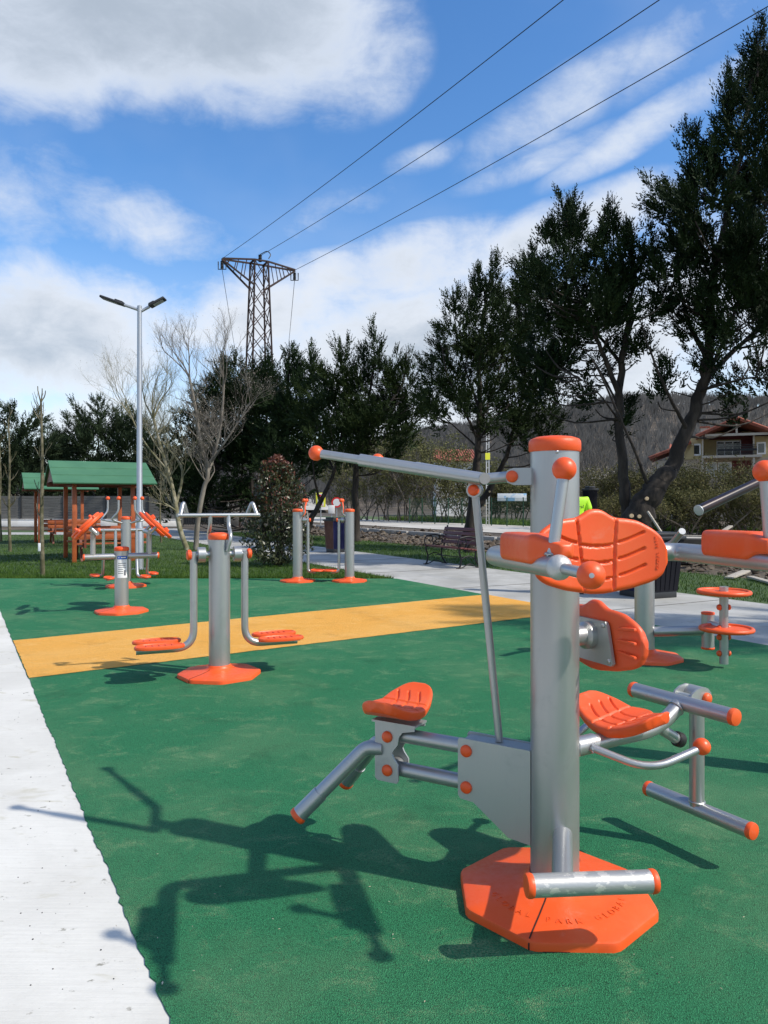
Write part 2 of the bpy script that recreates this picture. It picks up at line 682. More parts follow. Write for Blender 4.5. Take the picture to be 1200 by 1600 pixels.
M['lawn'] = mat('lawn', (.028, .062, .010), .95, col2=(.06, .10, .02), scale=1.2, bump=.6, bscale=40, detail=8)
sheet('lawn', [(-34, 14.0), (.35, 14.0), UV(18, VN), UV(37, VN), (-34, 45)], M['lawn'], .004)
sheet('grass_strip', [UV(-16, VF), UV(-16, 12.9), UV(36, 12.9), UV(36, VF)], M['lawn'], .004)
sheet('grass_verge', [UV(-40, 29.6), UV(-40, 36), UV(70, 36), UV(70, 29.6)], mat('verge', (.035, .075, .015), .95, col2=(.10, .13, .04), scale=.6, bump=.6, bscale=12), .004)
M['road'] = mat('dusty_road', (.40, .375, .33), .95, col2=(.52, .50, .45), scale=.35, bump=.3, bscale=9, detail=8)
sheet('road', [UV(-40, 21.8), UV(-40, 29.6), UV(75, 29.6), UV(75, 21.8)], M['road'], .008)
# the road climbing the rise in the distance
b = MB()
ra = [(487, 100, 2.6), (478, 125, 3.2), (470, 150, 4), (476, 180, 4.5), (500, 215, 5)]
vs = []
for px, Y, wd in ra:
    x = (px - CX) / F * Y
    for s_ in (-1, 1):
        xx = x + s_ * wd
        vs.append((xx, Y, hill_z(xx, Y) + .45))
b.add(vs, [(2 * i, 2 * i + 1, 2 * i + 3, 2 * i + 2) for i in range(len(ra) - 1)])
struct('distant_road', b, M['road'])

# blades of grass ---------------------------------------------------------
rng = np.random.default_rng(5)


def blades(name, pts, h0, h1, wd, m, label):
    n = len(pts)
    h = rng.uniform(h0, h1, n)
    a = rng.uniform(0, 2 * np.pi, n)
    lean = rng.normal(0, .45, (n, 2)) * h[:, None]
    wv = np.stack([np.cos(a), np.sin(a)], 1) * wd * .5
    A = np.concatenate([pts[:, :2] - wv, np.zeros((n, 1))], 1)
    B = np.concatenate([pts[:, :2] + wv, np.zeros((n, 1))], 1)
    C = np.concatenate([pts[:, :2] + lean, h[:, None]], 1)
    Vv = np.stack([A, B, C], 1).reshape(-1, 3)
    Q = np.arange(3 * n).reshape(-1, 3)
    o = np_mesh(name, Vv, Q, m)
    return tag(o, label, 'grass', kind='stuff')


M['blade'] = foliage('grass_blades', (.030, .075, .010), (.090, .150, .026), 1.5, .15)
n = 60000
Yv = 14.16 + (rng.random(n) ** 1.8) * 19
px = rng.uniform(-40, 640, n)
X = (px - CX) / F * Yv
ok = (X * W2.x + Yv * W2.y) < VN - .03
blades('grass', np.stack([X, Yv], 1)[ok], .035, .085, .012, M['blade'], 'short mown lawn grass growing behind the green rubber floor')
n = 26000
u = rng.uniform(-6, 34, n)
v = rng.uniform(VF + .05, 12.9, n)
pp = np.outer(u, [U2.x, U2.y]) + np.outer(v, [W2.x, W2.y])
blades('grass', pp, .04, .10, .014, M['blade'], 'dark grass strip growing between the concrete path and the dug earth')
n = 16000
u = rng.uniform(-20, 55, n)
v = rng.uniform(29.7, 33.5, n)
pp = np.outer(u, [U2.x, U2.y]) + np.outer(v, [W2.x, W2.y])
blades('grass', pp, .15, .5, .05, foliage('verge_blades', (.06, .13, .02), (.16, .22, .05), .6, .2), 'tall bright grass growing along the far side of the road')

# dug earth between grass and road: lumpy clods, one mass -----------------
clods = MB()
for i in range(4200):
    u, v = rnd.uniform(-8, 40), 13.0 + abs(rnd.gauss(0, 3.4))
    if v > 21.4:
        continue
    p = UV(u, v)
    s_ = rnd.uniform(.02, .085) * (1 + (rnd.random() < .03) * 1.2)
    pr = [(s_ * math.sin(math.pi * k / 4) * rnd.uniform(.5, 1.4), -s_ * .42 * math.cos(math.pi * k / 4) + rnd.uniform(-.2, .2) * s_) for k in range(5)]
    clods.lathe(pr, (p.x, p.y, s_ * .25 * .4 + .10 * max(0, math.sin(u * .7) * math.exp(-(v - 15) ** 2 / 6))), (rnd.gauss(0, .5), rnd.gauss(0, .5), 1), 6)
M['clod'] = mat('clods', (.075, .055, .038), .95, col2=(.19, .155, .115), scale=3, bump=.6, bscale=30)
tag(clods.build('rubble', M['clod'], sharp=60), 'loose brown earth clods along the near side of the road', 'rubble', kind='stuff')
b = MB()
for k in range(40):
    u0 = -10 + k * 1.3
    b.bar(UV(u0, 17.2 + rnd.gauss(0, .05), .06), UV(u0 + 1.25, 17.2 + rnd.gauss(0, .05), .06), .18, .2, bev=.01)
tag(b.build('concrete_kerb', mat('kerb', (.42, .41, .39), .9, col2=(.3, .29, .26), scale=3)), kind='structure')

# flecks lying on the rubber and the concrete
b = MB()
for i in range(110):
    px_, py_ = rnd.uniform(60, 1190), 940 + 640 * rnd.random() ** .7
    p = ray_ground(px_, py_)
    L = rnd.uniform(.0015, .006) * (1.8 if rnd.random() < .08 else 1)
    a = rnd.uniform(0, 6.3)
    c, s_ = math.cos(a) * L, math.sin(a) * L
    b.add([(p.x - c, p.y - s_, .0195), (p.x + s_ * .3, p.y - c * .3, .0205), (p.x + c, p.y + s_, .0195), (p.x - s_ * .3, p.y + c * .3, .021)], [(0, 1, 2, 3)])
tag(b.build('litter', mat('dry_fleck', (.55, .5, .38), .8, col2=(.35, .25, .15), scale=20), smooth=False), 'pale dry leaf flecks scattered over the rubber floor', 'litter', kind='stuff')
b = MB()
for i in range(46):
    px_, py_ = rnd.uniform(5, 210), 1010 + 560 * rnd.random()
    p = ray_ground(px_ * (py_ - 900) / 700 * 1.0, py_)
    if (p - LE0).dot(nrm) < .04:
        continue
    s_ = rnd.uniform(.0012, .0035)
    b.ball((p.x, p.y, .0095), s_, 6, 4)
for i in range(60):
    p = ray_ground(rnd.uniform(200, 1150), rnd.uniform(1000, 1580))
    b.ball((p.x, p.y, .015), rnd.uniform(.001, .003), 6, 4)
tag(b.build('gravel', M['black']), 'dark rubber crumbs lying on the pale concrete and the green floor', 'crumbs', kind='stuff')
# ================================================================== exercise machines
OR, OD, ST = M['orange'], M['orange_d'], M['steel']


def sm(a, b, x):
    t = min(max((x - a) / (b - a), 0), 1)
    return t * t * (3 - 2 * t)


def add_base(root, O, r=.355, rot=R(-69), name='base', text=False, rough_edge=True):
    """octagonal cover plate with a cone rising to the post"""
    mbb = MB()
    seg = 96
    prof = [(1.0, .0, 0), (1.0, .034, 0), (.992, .043, 0), (.965, .048, 0), (.62, .060, .25), (.40, .070, .7), (.32, .080, 1), (.285, .094, 1), (.268, .106, 1), (.256, .108, 1), (.245, .106, 1)]
    vs, fs = [], []
    for (k, z, circ) in prof:
        for i in range(seg):
            a = 2 * math.pi * i / seg
            d_ = (a - rot) % (math.pi / 4) - math.pi / 8
            ro = r * math.cos(math.pi / 8) / math.cos(d_)
            ro = min(ro, r * .985)
            rad = (ro * (1 - circ) + r * circ) * k
            vs.append((O[0] + rad * math.cos(a), O[1] + rad * math.sin(a), O[2] + z))
    for j in range(len(prof) - 1):
        for i in range(seg):
            i2 = (i + 1) % seg
            fs.append((j * seg + i, j * seg + i2, (j + 1) * seg + i2, (j + 1) * seg + i))
    mbb.add(vs, fs)
    bo = mbb.build(name, OR, root, root.location, sharp=40)
    for a in (rot - R(47), rot + R(133)):
        sb = MB()
        dv = Vector((math.cos(a), math.sin(a), 0))
        d_ = (a - rot) % (math.pi / 4) - math.pi / 8
        ro = r * math.cos(math.pi / 8) / math.cos(d_)
        prs = [(1.0, .034), (.965, .0485), (.62, .0605), (.40, .0705), (.32, .0805)]
        tv = Vector((-dv.y, dv.x, 0)) * .0025
        vs, fs = [], []
        for k0, z0 in prs:
            p_ = Vector(O) + dv * ro * k0 + Vector((0, 0, z0 + .0012))
            vs += [p_ - tv, p_ + tv]
        fs = [(2 * i, 2 * i + 1, 2 * i + 3, 2 * i + 2) for i in range(len(prs) - 1)]
        p_ = Vector(O) + dv * (ro * 1.002)
        vs += [p_ - tv + Vector((0, 0, .002)), p_ + tv + Vector((0, 0, .002)), p_ - tv + Vector((0, 0, .034)), p_ + tv + Vector((0, 0, .034))]
        k_ = len(vs)
        fs += [(k_ - 4, k_ - 3, k_ - 1, k_ - 2), (k_ - 2, k_ - 1, 1, 0)]
        sb.add(vs, fs)
        sb.build('seam', M['seam'], bo, root.location, smooth=False)
    an = rot - R(22.5)
    dv = Vector((math.cos(an), math.sin(an), 0))
    tv = Vector((-dv.y, dv.x, 0))
    ap = r * math.cos(math.pi / 8)
    MB().box(Vector(O) + dv * (ap + .0005) - tv * r * .17 + Vector((0, 0, .009)), (.004, r * .24, .014), Matrix((dv, tv, Vector((0, 0, 1)))).transposed()).build('lifting_slot', M['seam'], bo, root.location)
    if text:
        for (body, a0, rad) in (('GLOBAL PARK', R(-120), .235), ('GLOBAL PARK', R(-20), .235)):
            for i, ch in enumerate(body):
                if ch == ' ':
                    continue
                a = a0 + (i - len(body) / 2) * R(8.2)
                pos = Vector(O) + Vector((rad * math.cos(a), rad * math.sin(a), .0590))
                add_text(ch, pos, Vector((-math.sin(a), math.cos(a), 0)), Vector((-math.cos(a), -math.sin(a), .12)), .034, OR, bo, root.location, 'lettering', .0012)
    return bo


def add_text(s, pos, ax, ay, size, m, parent, off, name, depth=.0015, align='CENTER'):
    cu = bpy.data.curves.new('text', 'FONT')
    cu.body = s
    cu.size = size
    cu.extrude = depth
    cu.align_x = align
    cu.align_y = 'CENTER'
    tmp = bpy.data.objects.new('text', cu)
    me = bpy.data.meshes.new_from_object(tmp)
    bpy.data.objects.remove(tmp)
    ax, ay = Vector(ax).normalized(), Vector(ay)
    ay = (ay - ax * ay.dot(ax)).normalized()
    az_ = ax.cross(ay)
    Mt = Matrix((ax, ay, az_)).transposed().to_4x4()
    Mt.translation = Vector(pos) - (Vector(off) if off is not None else Vector())
    me.transform(Mt)
    me.materials.clear()
    me.materials.append(m)
    o = bpy.data.objects.new(name, me)
    COL.objects.link(o)
    if parent is not None:
        o.parent = parent
    return o


def add_pillar(root, O, r, h, cap=True, z0=.06):
    mbp = MB()
    mbp.lathe([(r, z0), (r, h)], O, seg=48)
    p = mbp.build('pillar', ST, root, root.location)
    if cap:
        c = MB()
        k = r * 1.075
        c.lathe([(k * .96, -.012), (k, -.006), (k, .018), (k * .985, .027), (k * .93, .034), (k * .7, .042), (k * .35, .046), (0, .047)], (O[0], O[1], O[2] + h), seg=48)
        c.build('cap', OR, p, root.location, sharp=50)
    return p


def capped_bar(root, name, a, b_, r, caps=(1, 1), parent=None, m=None, seg=24):
    """round bar with orange plugs in its ends"""
    t = MB().tube([a, b_], r, seg)
    o = t.build(name, m or ST, parent or root, root.location)
    d_ = (Vector(b_) - Vector(a)).normalized()
    for on, p, dd in ((caps[0], a, -d_), (caps[1], b_, d_)):
        if on:
            c = MB()
            k = r * 1.06
            c.lathe([(k * .9, -.012), (k, -.004), (k, .006), (k * .93, .012), (k * .6, .0155), (0, .0165)], p, dd, 24)
            c.build('end_cap', OR, o, root.location)
    return o


def bolt_cap(parent, root, p, d_, r=.023, h=.016):
    MB().dome(p, d_, r, h).build('bolt_cap', OR, parent, root.location)


def knob(parent, root, p, r=.03):
    MB().ball(p, r, 32, 20).build('knob', OR, parent, root.location)


def pad_shell(frame, W, top, bot, zf, thick, groove, nu=200, nt=100, edge=.02, thick2=None):
    """a moulded shell: outline bot(u)..top(u) over u in [-1,1], front at +z"""
    o, ax, ay, az_ = frame
    m = MB()
    vs, fs = [], []
    us = [math.sin(math.pi / 2 * (-1 + 2 * i / nu)) for i in range(nu + 1)]
    tsv = [.5 - .5 * math.cos(math.pi * j / nt) for j in range(nt + 1)]
    for side in (1, -1):
        for u_ in us:
            x = u_ * W / 2
            yb, yt = bot(u_), top(u_)
            for t_ in tsv:
                y = yb + (yt - yb) * t_
                dd = min(y - yb, yt - y, (1 - abs(u_)) * W / 2 * 1.3)
                e = min(max(dd / edge, 0), 1)
                rim = math.sqrt(max(1 - (1 - e) ** 2, 0))
                th = thick if side > 0 else (thick2 if thick2 is not None else thick)
                z = zf(x, y) + side * th / 2 * rim
                if side > 0 and groove:
                    z -= groove(x, y) * e
                vs.append(o + ax * x + ay * y + az_ * z)
    k = (nu + 1) * (nt + 1)
    for i in range(nu):
        for j in range(nt):
            a, b_ = i * (nt + 1) + j, (i + 1) * (nt + 1) + j
            fs.append((a, b_, b_ + 1, a + 1))
            fs.append((k + a, k + a + 1, k + b_ + 1, k + b_))
    m.add(vs, fs)
    return m


def groove_lines(lines, wd, dp):
    segs = []
    for ln in lines:
        for a, b_ in zip(ln[:-1], ln[1:]):
            segs.append((a[0], a[1], b_[0], b_[1]))

    def g(x, y):
        best = 9
        for (x0, y0, x1, y1) in segs:
            if x < min(x0, x1) - wd * 2 or x > max(x0, x1) + wd * 2 or y < min(y0, y1) - wd * 2 or y > max(y0, y1) + wd * 2:
                continue
            dx, dy = x1 - x0, y1 - y0
            L = dx * dx + dy * dy or 1e-9
            t_ = min(max(((x - x0) * dx + (y - y0) * dy) / L, 0), 1)
            d_ = math.hypot(x - x0 - dx * t_, y - y0 - dy * t_)
            best = min(best, d_)
        return dp * (1 - sm(wd * .45, wd, best))
    return g


TOPT = ([0, .1, .2, .29, .46, .62, .82, .92, .97, 1], [.132, .130, .115, .104, .101, .094, .068, .046, .026, -.018])
BOTT = ([0, .1, .49, .77, .9, .97, 1], [-.132, -.132, -.118, -.100, -.084, -.062, -.018])


def tabled(tb, u):
    """smoothed table lookup"""
    a = abs(u)
    w_ = min(.05, 1 - a)
    return sum(float(np.interp(abs(a + w_ * q), tb[0], tb[1])) for q in (-1, -.5, 0, .5, 1)) / 5


def moulded_pad(frame, W=.46, hs=1.0, curv=.6, thick=.03, thick2=None, lip=.25, nu=210, nt=110, groove=True):
    """the moulded shape used for back rests and seats: a hump between two curved wings, grooved"""
    kx = W / .46
    L = []
    for s_ in (-1, 1):
        L.append([(s_ * .068, .100), (s_ * .062, .04), (s_ * .054, -.05), (s_ * .050, -.124)])
        for y0 in (.027, -.024, -.075):
            L.append([(s_ * (.072 + .0165 * i), y0 + .030 * (i / 5) ** 1.3) for i in range(6)])
    for y0 in (.021, -.030, -.081):
        L.append([(x, y0 - .006 + 1.6 * x * x) for x in (-.054, -.03, 0, .03, .054)])
    L = [[(x * kx, y * hs) for x, y in ln] for ln in L]
    tt = lambda u: tabled(TOPT, u) * hs
    bb = lambda u: tabled(BOTT, u) * hs
    return pad_shell(frame, W, tt, bb, lambda x, y: curv * x * x + lip * max(0, y) ** 2, thick, groove_lines(L, .0055, .0085) if groove else None, nu, nt, .018, thick2)


def stn(O, ang):
    d_ = Vector((math.cos(R(ang)), math.sin(R(ang)), 0))
    p_ = Vector((-d_.y, d_.x, 0))
    return (lambda s, t, z: Vector((O[0], O[1], 0)) + d_ * s + p_ * t + Vector((0, 0, z))), d_, p_


def bead(mb_, p, axis, r, k=.0045):
    """a weld bead round a tube"""
    axis = Vector(axis).normalized()
    x = axis.orthogonal().normalized()
    y = axis.cross(x)
    q = random.Random(int(abs(p[0] * 7919 + p[2] * 104729)))
    n_ = 26
    pts_ = [Vector(p) + (x * math.cos(6.2832 * i / n_) + y * math.sin(6.2832 * i / n_)) * r + axis * q.gauss(0, .0009) for i in range(n_)]
    pts_.append(pts_[0])
    mb_.tube(pts_, [k * q.uniform(.8, 1.25) for _ in range(n_)] + [k], 7, False)
    return mb_


# ------------------------------------------------------------------ the near station
O1 = Vector((.62, 2.72, 0))
m1 = thing('exercise_station', 'large silver and orange three seat gym station on the nearest octagonal base', 'gym machine', O1)
add_base(m1, O1, .36, R(-69), text=True)
pil = add_pillar(m1, O1, .087, 1.645)
MB().dome(O1 + V3(-.012, -.0872, 1.628), (-.05, -1, 0), .006, .006).build('screw', M['bolt'], pil, m1.location)

# A: pull-down seat, to the left
S, dA, pA = stn(O1, 150)
plates = []
for sgn in (1, -1):
    poly = [(.075, .548), (.355, .553), (.362, .545), (.362, .335), (.352, .322), (.30, .318), (.20, .245), (.16, .215), (.075, .205)]
    pl = MB().prism([(a, z) for a, z in poly], O1 + pA * sgn * .045, dA, (0, 0, 1), .008).build('mounting_plate', M['plate'], m1, m1.location)
    for z in (.507, .369):
        bolt_cap(pl, m1, S(.327, sgn * .049, z), pA * sgn)
MB().box(S(.21, 0, .543), (.27, .08, .006), Matrix((dA, pA, Vector((0, 0, 1)))).transposed()).build('channel_floor', M['plate'], m1, m1.location)
for z in (.507, .369):
    t = MB().tube([S(.30, 0, z), S(.69, 0, z)], .029, 24)
    t.tube([S(.327, -.039, z), S(.327, .039, z)], .033, 20)
    t.tube([S(.672, -.039, z), S(.672, .039, z)], .033, 20)
    t.build('linkage_tube', ST, m1, m1.location)
for sgn in (1, -1):
    poly = [(.72, .325), (.63, .325), (.622, .335), (.625, .40), (.645, .425), (.652, .44), (.645, .455), (.625, .48), (.62, .51), (.605, .532), (.55, .545), (.55, .56), (.73, .56), (.73, .335)]
    sbk = MB().prism(list(reversed(poly)), O1 + pA * sgn * .045, dA, (0, 0, 1), .008).build('seat_bracket', M['plate'], m1, m1.location)
    for z in (.507, .372):
        bolt_cap(sbk, m1, S(.672, sgn * .049, z), pA * sgn)
MB().box(S(.645, 0, .563), (.2, .10, .008), Matrix((dA, pA, Vector((0, 0, 1)))).transposed()).build('seat_plate', M['plate'], m1, m1.location)
up = Vector((0, 0, 1))
tilt = R(6)
fy, fz = dA, up
moulded_pad((S(.660, 0, .615), fy.cross(fz), fy, fz), .365, .98, 1.75, .028, .062, -.3, 150, 90).build('seat', OR, m1, m1.location, sharp=70)
for sgn in (1, -1):
    pts_ = fillet([S(.70, sgn * .03, .452), S(.775, sgn * .045, .447), S(1.0, .205, .178) if sgn > 0 else S(.97, -.105, .222)], .03)
    lg = MB().tube(pts_, .030, 24).build('leg_rest', ST, m1, m1.location)
    dd = (pts_[-1] - pts_[-2]).normalized()
    MB().tube([pts_[-1] - dd * .125, pts_[-1] - dd * .002], .0335, 24).build('sleeve', ST, lg, m1.location)
    c = MB()
    k = .036
    c.lathe([(k * .9, -.012), (k, -.004), (k, .006), (k * .93, .012), (k * .6, .0155), (0, .0165)], pts_[-1], dd, 24)
    c.build('end_cap', OR, lg, m1.location)
# pull lever
piv = P(796, 745, 2.765)
J = P(742, 750, 2.84)
xd = V3(-.2, .98, 0)
n0, f0 = P(752, 748, 2.735), P(722, 743, 2.97)
b1, b2 = P(494, 708, 2.95), P(590, 719, 3.45)
lev = MB().tube([piv, P(740, 750, 2.79)], .021, 20)
lev.tube([n0 + V3(.01, -.02, 0), f0], .021, 18)
kk = n0.lerp(b1, .72)
lev.tube([n0, kk], .0235, 22)
lev.tube([kk, b1], .0175, 20)
k2 = f0.lerp(b2, .5)
lev.tube([f0, k2], .0235, 22)
lev.tube([k2, b2], .0175, 20)
lv = lev.build('pull_lever', ST, m1, m1.location)
knob(lv, m1, b1, .030)
knob(lv, m1, b2, .030)
lb_ = MB()
d1 = (piv - Vector((O1.x, O1.y, piv.z))).normalized()
n1_ = Vector((-d1.y, d1.x, 0))
for sgn in (1, -1):
    lb_.prism([(.03, -.031), (.145, -.031), (.168, -.022), (.175, 0), (.168, .022), (.145, .031), (.03, .031)], Vector((O1.x, O1.y, piv.z)) + n1_ * sgn * .029, d1, up, .007)
lbo = lb_.build('lever_bracket', M['plate'], m1, m1.location)
for sgn in (1, -1):
    bolt_cap(lbo, m1, Vector((O1.x, O1.y, piv.z)) + d1 * .15 + n1_ * sgn * .0325, n1_ * sgn, .022)
# connecting rod
rt, rb = P(742, 766, 2.80), S(.213, 0, .55)
lk = MB().tube([rt, rb], .0145, 18)
lk.tube([rt - n1_ * .03, rt + n1_ * .03], .028, 22)
lk.tube([rt, J], .014, 14)
lko = lk.build('link_rod', ST, m1, m1.location)
for sgn in (1, -1):
    bolt_cap(lko, m1, rt + n1_ * sgn * .031, n1_ * sgn, .021)

# C: seat to the right with leg lever
S, dC, pC = stn(O1, 30)
tb = MB().tube(fillet([S(.08, 0, .545), S(.50, 0, .545), S(.60, 0, .575), S(.68, 0, .628)], .08), .030, 24)
tb.tube([S(.085, 0, .545), S(.19, 0, .545)], .036, 24)
bead(tb, S(.091, 0, .545), dC, .037)
bead(tb, S(.19, 0, .545), dC, .032)
bead(tb, S(.655, 0, .612), dC + up * .6, .031)
tb.build('seat_beam', ST, m1, m1.location)
capped_bar(m1, 'thigh_bar', S(.685, -.24, .632), S(.685, .24, .632), .0315)
br = MB()
for sgn in (1, -1):
    br.prism([(.685, .612), (.688, .650), (.70, .672), (.73, .687), (.77, .692), (.80, .684), (.818, .665), (.822, .645), (.814, .626), (.798, .615), (.76, .61)], O1 + pC * sgn * .04, dC, up, .008)
br.tube([S(.785, -.036, .652), S(.785, .036, .652)], .036, 24)
br.tube([S(.715, -.036, .645), S(.715, .036, .645)], .022, 20)
bro = br.build('lever_bracket', M['plate'], m1, m1.location)
for sgn in (1, -1):
    bolt_cap(bro, m1, S(.785, sgn * .045, .645), pC * sgn, .024, .02)
ll = MB().tube([S(.785, 0, .665), S(.785, 0, .19)], .030, 24)
bead(ll, S(.785, 0, .208), up, .031)
llo = ll.build('leg_lever', ST, m1, m1.location)
capped_bar(m1, 'ankle_bar', S(.785, -.245, .178), S(.785, .245, .178), .0315, parent=llo)
st_ = MB().tube([S(.56, 0, .545), S(.655, 0, .49)], .022, 18)
sto = st_.build('lever_stop', ST, m1, m1.location)
MB().lathe([(.026, 0), (.031, .006), (.031, .03), (.024, .04)], S(.655, 0, .49), dC - up * .4, 20).build('buffer', M['black'], sto, m1.location)
tilt = R(7)
fy = (dC * math.cos(tilt) + up * math.sin(tilt))
fz = (up * math.cos(tilt) - dC * math.sin(tilt))
moulded_pad((S(.36, 0, .608), fy.cross(fz), fy, fz), .385, 1.04, 1.75, .028, .062, -.3, 150, 90).build('seat', OR, m1, m1.location, sharp=70)
for sgn in (1, -1):
    hd = MB().tube(fillet([S(.15, sgn * .03, .545), S(.27, sgn * .20, .49), S(.47, sgn * .245, .545)], .09, 8), .0145, 18)
    bead(hd, S(.155, sgn * .038, .542), pC * sgn + dC * .6, .0155, .0035)
    hdo = hd.build('side_handle', ST, m1, m1.location)
    knob(hdo, m1, S(.49, sgn * .247, .553), .031)
# its back rest, seen from behind
S2, dC2, pC2 = stn(O1, 24)
bc = S2(.178, -.01, .960)
bp = moulded_pad((bc, pC2, up, dC2), .46, .98).build('backrest', OD, m1, m1.location, sharp=70)
rb_ = MB()
for i, z in enumerate((.045, 0, -.045)):
    rb_.box(bc - dC2 * .006 - pC2 * .172 + up * z, (.085, .012, .014), Matrix((pC2, up, dC2)).transposed() @ Matrix.Rotation(.1 * (i - 1), 3, 'Z'), .004)
rb_.build('rib', OD, bp, m1.location)
bpl = MB().prism([(-.085, .060), (-.095, .045), (-.125, -.085), (-.115, -.095), (.115, -.095), (.125, -.085), (.095, .045), (.085, .060)], bc - dC2 * .022, pC2, up, .012)
bplo = bpl.build('back_plate', M['plate'], m1, m1.location)
for x, z in ((-.075, .045), (-.105, -.078), (.075, .045), (.105, -.078)):
    MB().dome(bc - dC2 * .028 + pC2 * x + up * z, -dC2, .009, .006).build('screw', M['bolt'], bplo, m1.location)
MB().lathe([(.036, .07), (.036, .115), (.05, .125), (.05, .150)], S2(0, -.01, .960), dC2, 28).build('back_mount', ST, m1, m1.location)

# E: arm-rest chair facing the viewer
S, dE, pE = stn(O1, -76)
tc_ = -.045
zA = 1.285
fr = MB().tube(fillet([S(.76, tc_ - .325, zA), S(.295, tc_ - .325, zA), S(.295, tc_ + .345, zA), S(.76, tc_ + .345, zA)], .06, 8), .030, 26)
fr.tube([S(.08, tc_ * .5, zA), S(.295, tc_, zA)], .030, 22)
bead(fr, S(.092, tc_ * .5, zA), dE, .031)
fro = fr.build('chair_frame', ST, m1, m1.location)
for sgn in (-1, 1):
    t0 = tc_ + (.345 if sgn > 0 else -.325)
    bl = MB().ball(S(.755, t0, zA), .033, 20, 12)
    bl.build('weld', mat('weld_bead', (.5, .5, .48), .5, .5, bump=.25, bscale=70), fro, m1.location)
    gr = MB().tube([S(.715, t0, zA + .02), S(.71, t0 - (.015 if sgn > 0 else -.035), 1.515)], .0155, 20)
    bead(gr, S(.715, t0, zA + .032), up, .0165, .0035)
    gro = gr.build('grip', ST, m1, m1.location)
    knob(gro, m1, S(.71, t0 - (.016 if sgn > 0 else -.038), 1.537), .0315)
    g2 = MB().tube([S(.76, t0, zA), S(.875, t0 - sgn * .006, zA - .005)], .0145, 20)
    g2o = g2.build('grip', ST, m1, m1.location)
    kp = S(.90, t0 - sgn * .008, zA - .006)
    knob(g2o, m1, kp, .0335)
    MB().lathe([(.0062, .029), (.0062, .0342), (.0035, .0344)], kp, (kp * -1 + V3(.08, 0, 1.40)).normalized(), 12).build('screw', M['bolt'], g2o, m1.location)
    # moulded arm pad
    am = MB()
    # cross sections along s: (s, half width, bottom z, top z, shift)
    secs = [(.462, .026, 1.300, 1.345, 0), (.466, .037, 1.288, 1.360, 0), (.474, .042, 1.284, 1.365, 0), (.655, .043, 1.284, 1.367, 0), (.668, .040, 1.288, 1.366, 0), (.682, .033, 1.298, 1.360, -.003), (.70, .027, 1.304, 1.353, -.009), (.725, .024, 1.306, 1.349, -.016), (.75, .022, 1.308, 1.346, -.022), (.757, .012, 1.315, 1.338, -.022)]
    vs, fs = [], []
    sg = 28
    for (s_, hw, z0, z1, sh) in secs:
        for i in range(sg):
            a = 2 * math.pi * i / sg
            ca, sa = math.cos(a), math.sin(a)
            ex = .42
            x = math.copysign(abs(ca) ** ex, ca) * hw
            z = (z0 + z1) / 2 + math.copysign(abs(sa) ** ex, sa) * (z1 - z0) / 2
            vs.append(S(s_, t0 + x + sgn * sh, z))
    for j in range(len(secs) - 1):
        for i in range(sg):
            i2 = (i + 1) % sg
            fs.append((j * sg + i, j * sg + i2, (j + 1) * sg + i2, (j + 1) * sg + i))
    fs.append(tuple(reversed(range(sg))))
    fs.append(tuple((len(secs) - 1) * sg + i for i in range(sg)))
    am.add(vs, fs)
    am.build('armrest', OR, m1, m1.location, sharp=45)
bc = S(.39, -.06, 1.298)
tl = R(5)
fz = (dE * math.cos(tl) + up * math.sin(tl))
fy = (up * math.cos(tl) - dE * math.sin(tl))
bk = moulded_pad((bc, pE, fy, fz)).build('backrest', OR, m1, m1.location, sharp=70)
xx = .192
for i, ch in enumerate('GLOBAL PARK'):
    yy = -.056 + i * .0095
    if ch != ' ':
        x2 = xx + .004 * math.sin(i / 10 * math.pi)
        add_text(ch, bc + pE * x2 + fy * yy + fz * (.6 * x2 * x2 + .0155), fy, -pE, .0135, OR, bk, m1.location, 'lettering', .0012)
MB().box(S(.335, -.05, 1.285), (.06, .14, .10), Matrix((dE, pE, up)).transposed(), .004).build('back_mount', M['plate'], m1, m1.location)
# foot bar in front of the post
WORN = mat('worn_steel', (.44, .44, .42), .42, .6, col2=(.66, .63, .57), scale=22, lo=.55, hi=.60, bump=.06, bscale=60, stretch=(1, 1, 2.0))
fb = capped_bar(m1, 'foot_bar', P(828, 1384, 2.30), P(1019, 1377, 2.34), .0345, m=WORN)
MB().tube([S(.06, 0.0, .275), P(879, 1382, 2.315)], .034, 22).build('foot_bar_strut', ST, m1, m1.location)

# ------------------------------------------------------------------ pendulum machine
def footplate(mb_, c, ax, ay, L, Wd, th=.028):
    """oval rubber-grip foot plate with a raised rim"""
    ax, ay = Vector(ax), Vector(ay)
    az_ = ax.cross(ay)
    sg = 36
    rings = [(1.0, -.4), (1.03, 0), (1.0, .5), (.93, .62), (.86, .3), (.78, .25), (.0, .25)]
    vs, fs = [], []
    for k, z in rings:
        for i in range(sg):
            a = 2 * math.pi * i / sg
            ca, sa = math.cos(a), math.sin(a)
            vs.append(Vector(c) + ax * (math.copysign(abs(ca) ** .8, ca) * (L / 2) * k) + ay * (math.copysign(abs(sa) ** .8, sa) * (Wd / 2) * k) + az_ * th * z)
    for j in range(len(rings) - 1):
        for i in range(sg):
            i2 = (i + 1) % sg
            fs.append((j * sg + i, j * sg + i2, (j + 1) * sg + i2, (j + 1) * sg + i))
    fs.append(tuple(reversed(range(sg))))
    mb_.add(vs, fs)
    for i in range(-2, 3):
        mb_.bar(Vector(c) + ax * (i * L * .13) - ay * Wd * .3 + az_ * th * .32, Vector(c) + ax * (i * L * .13) + ay * Wd * .3 + az_ * th * .32, .010, .008, az_)
    return mb_


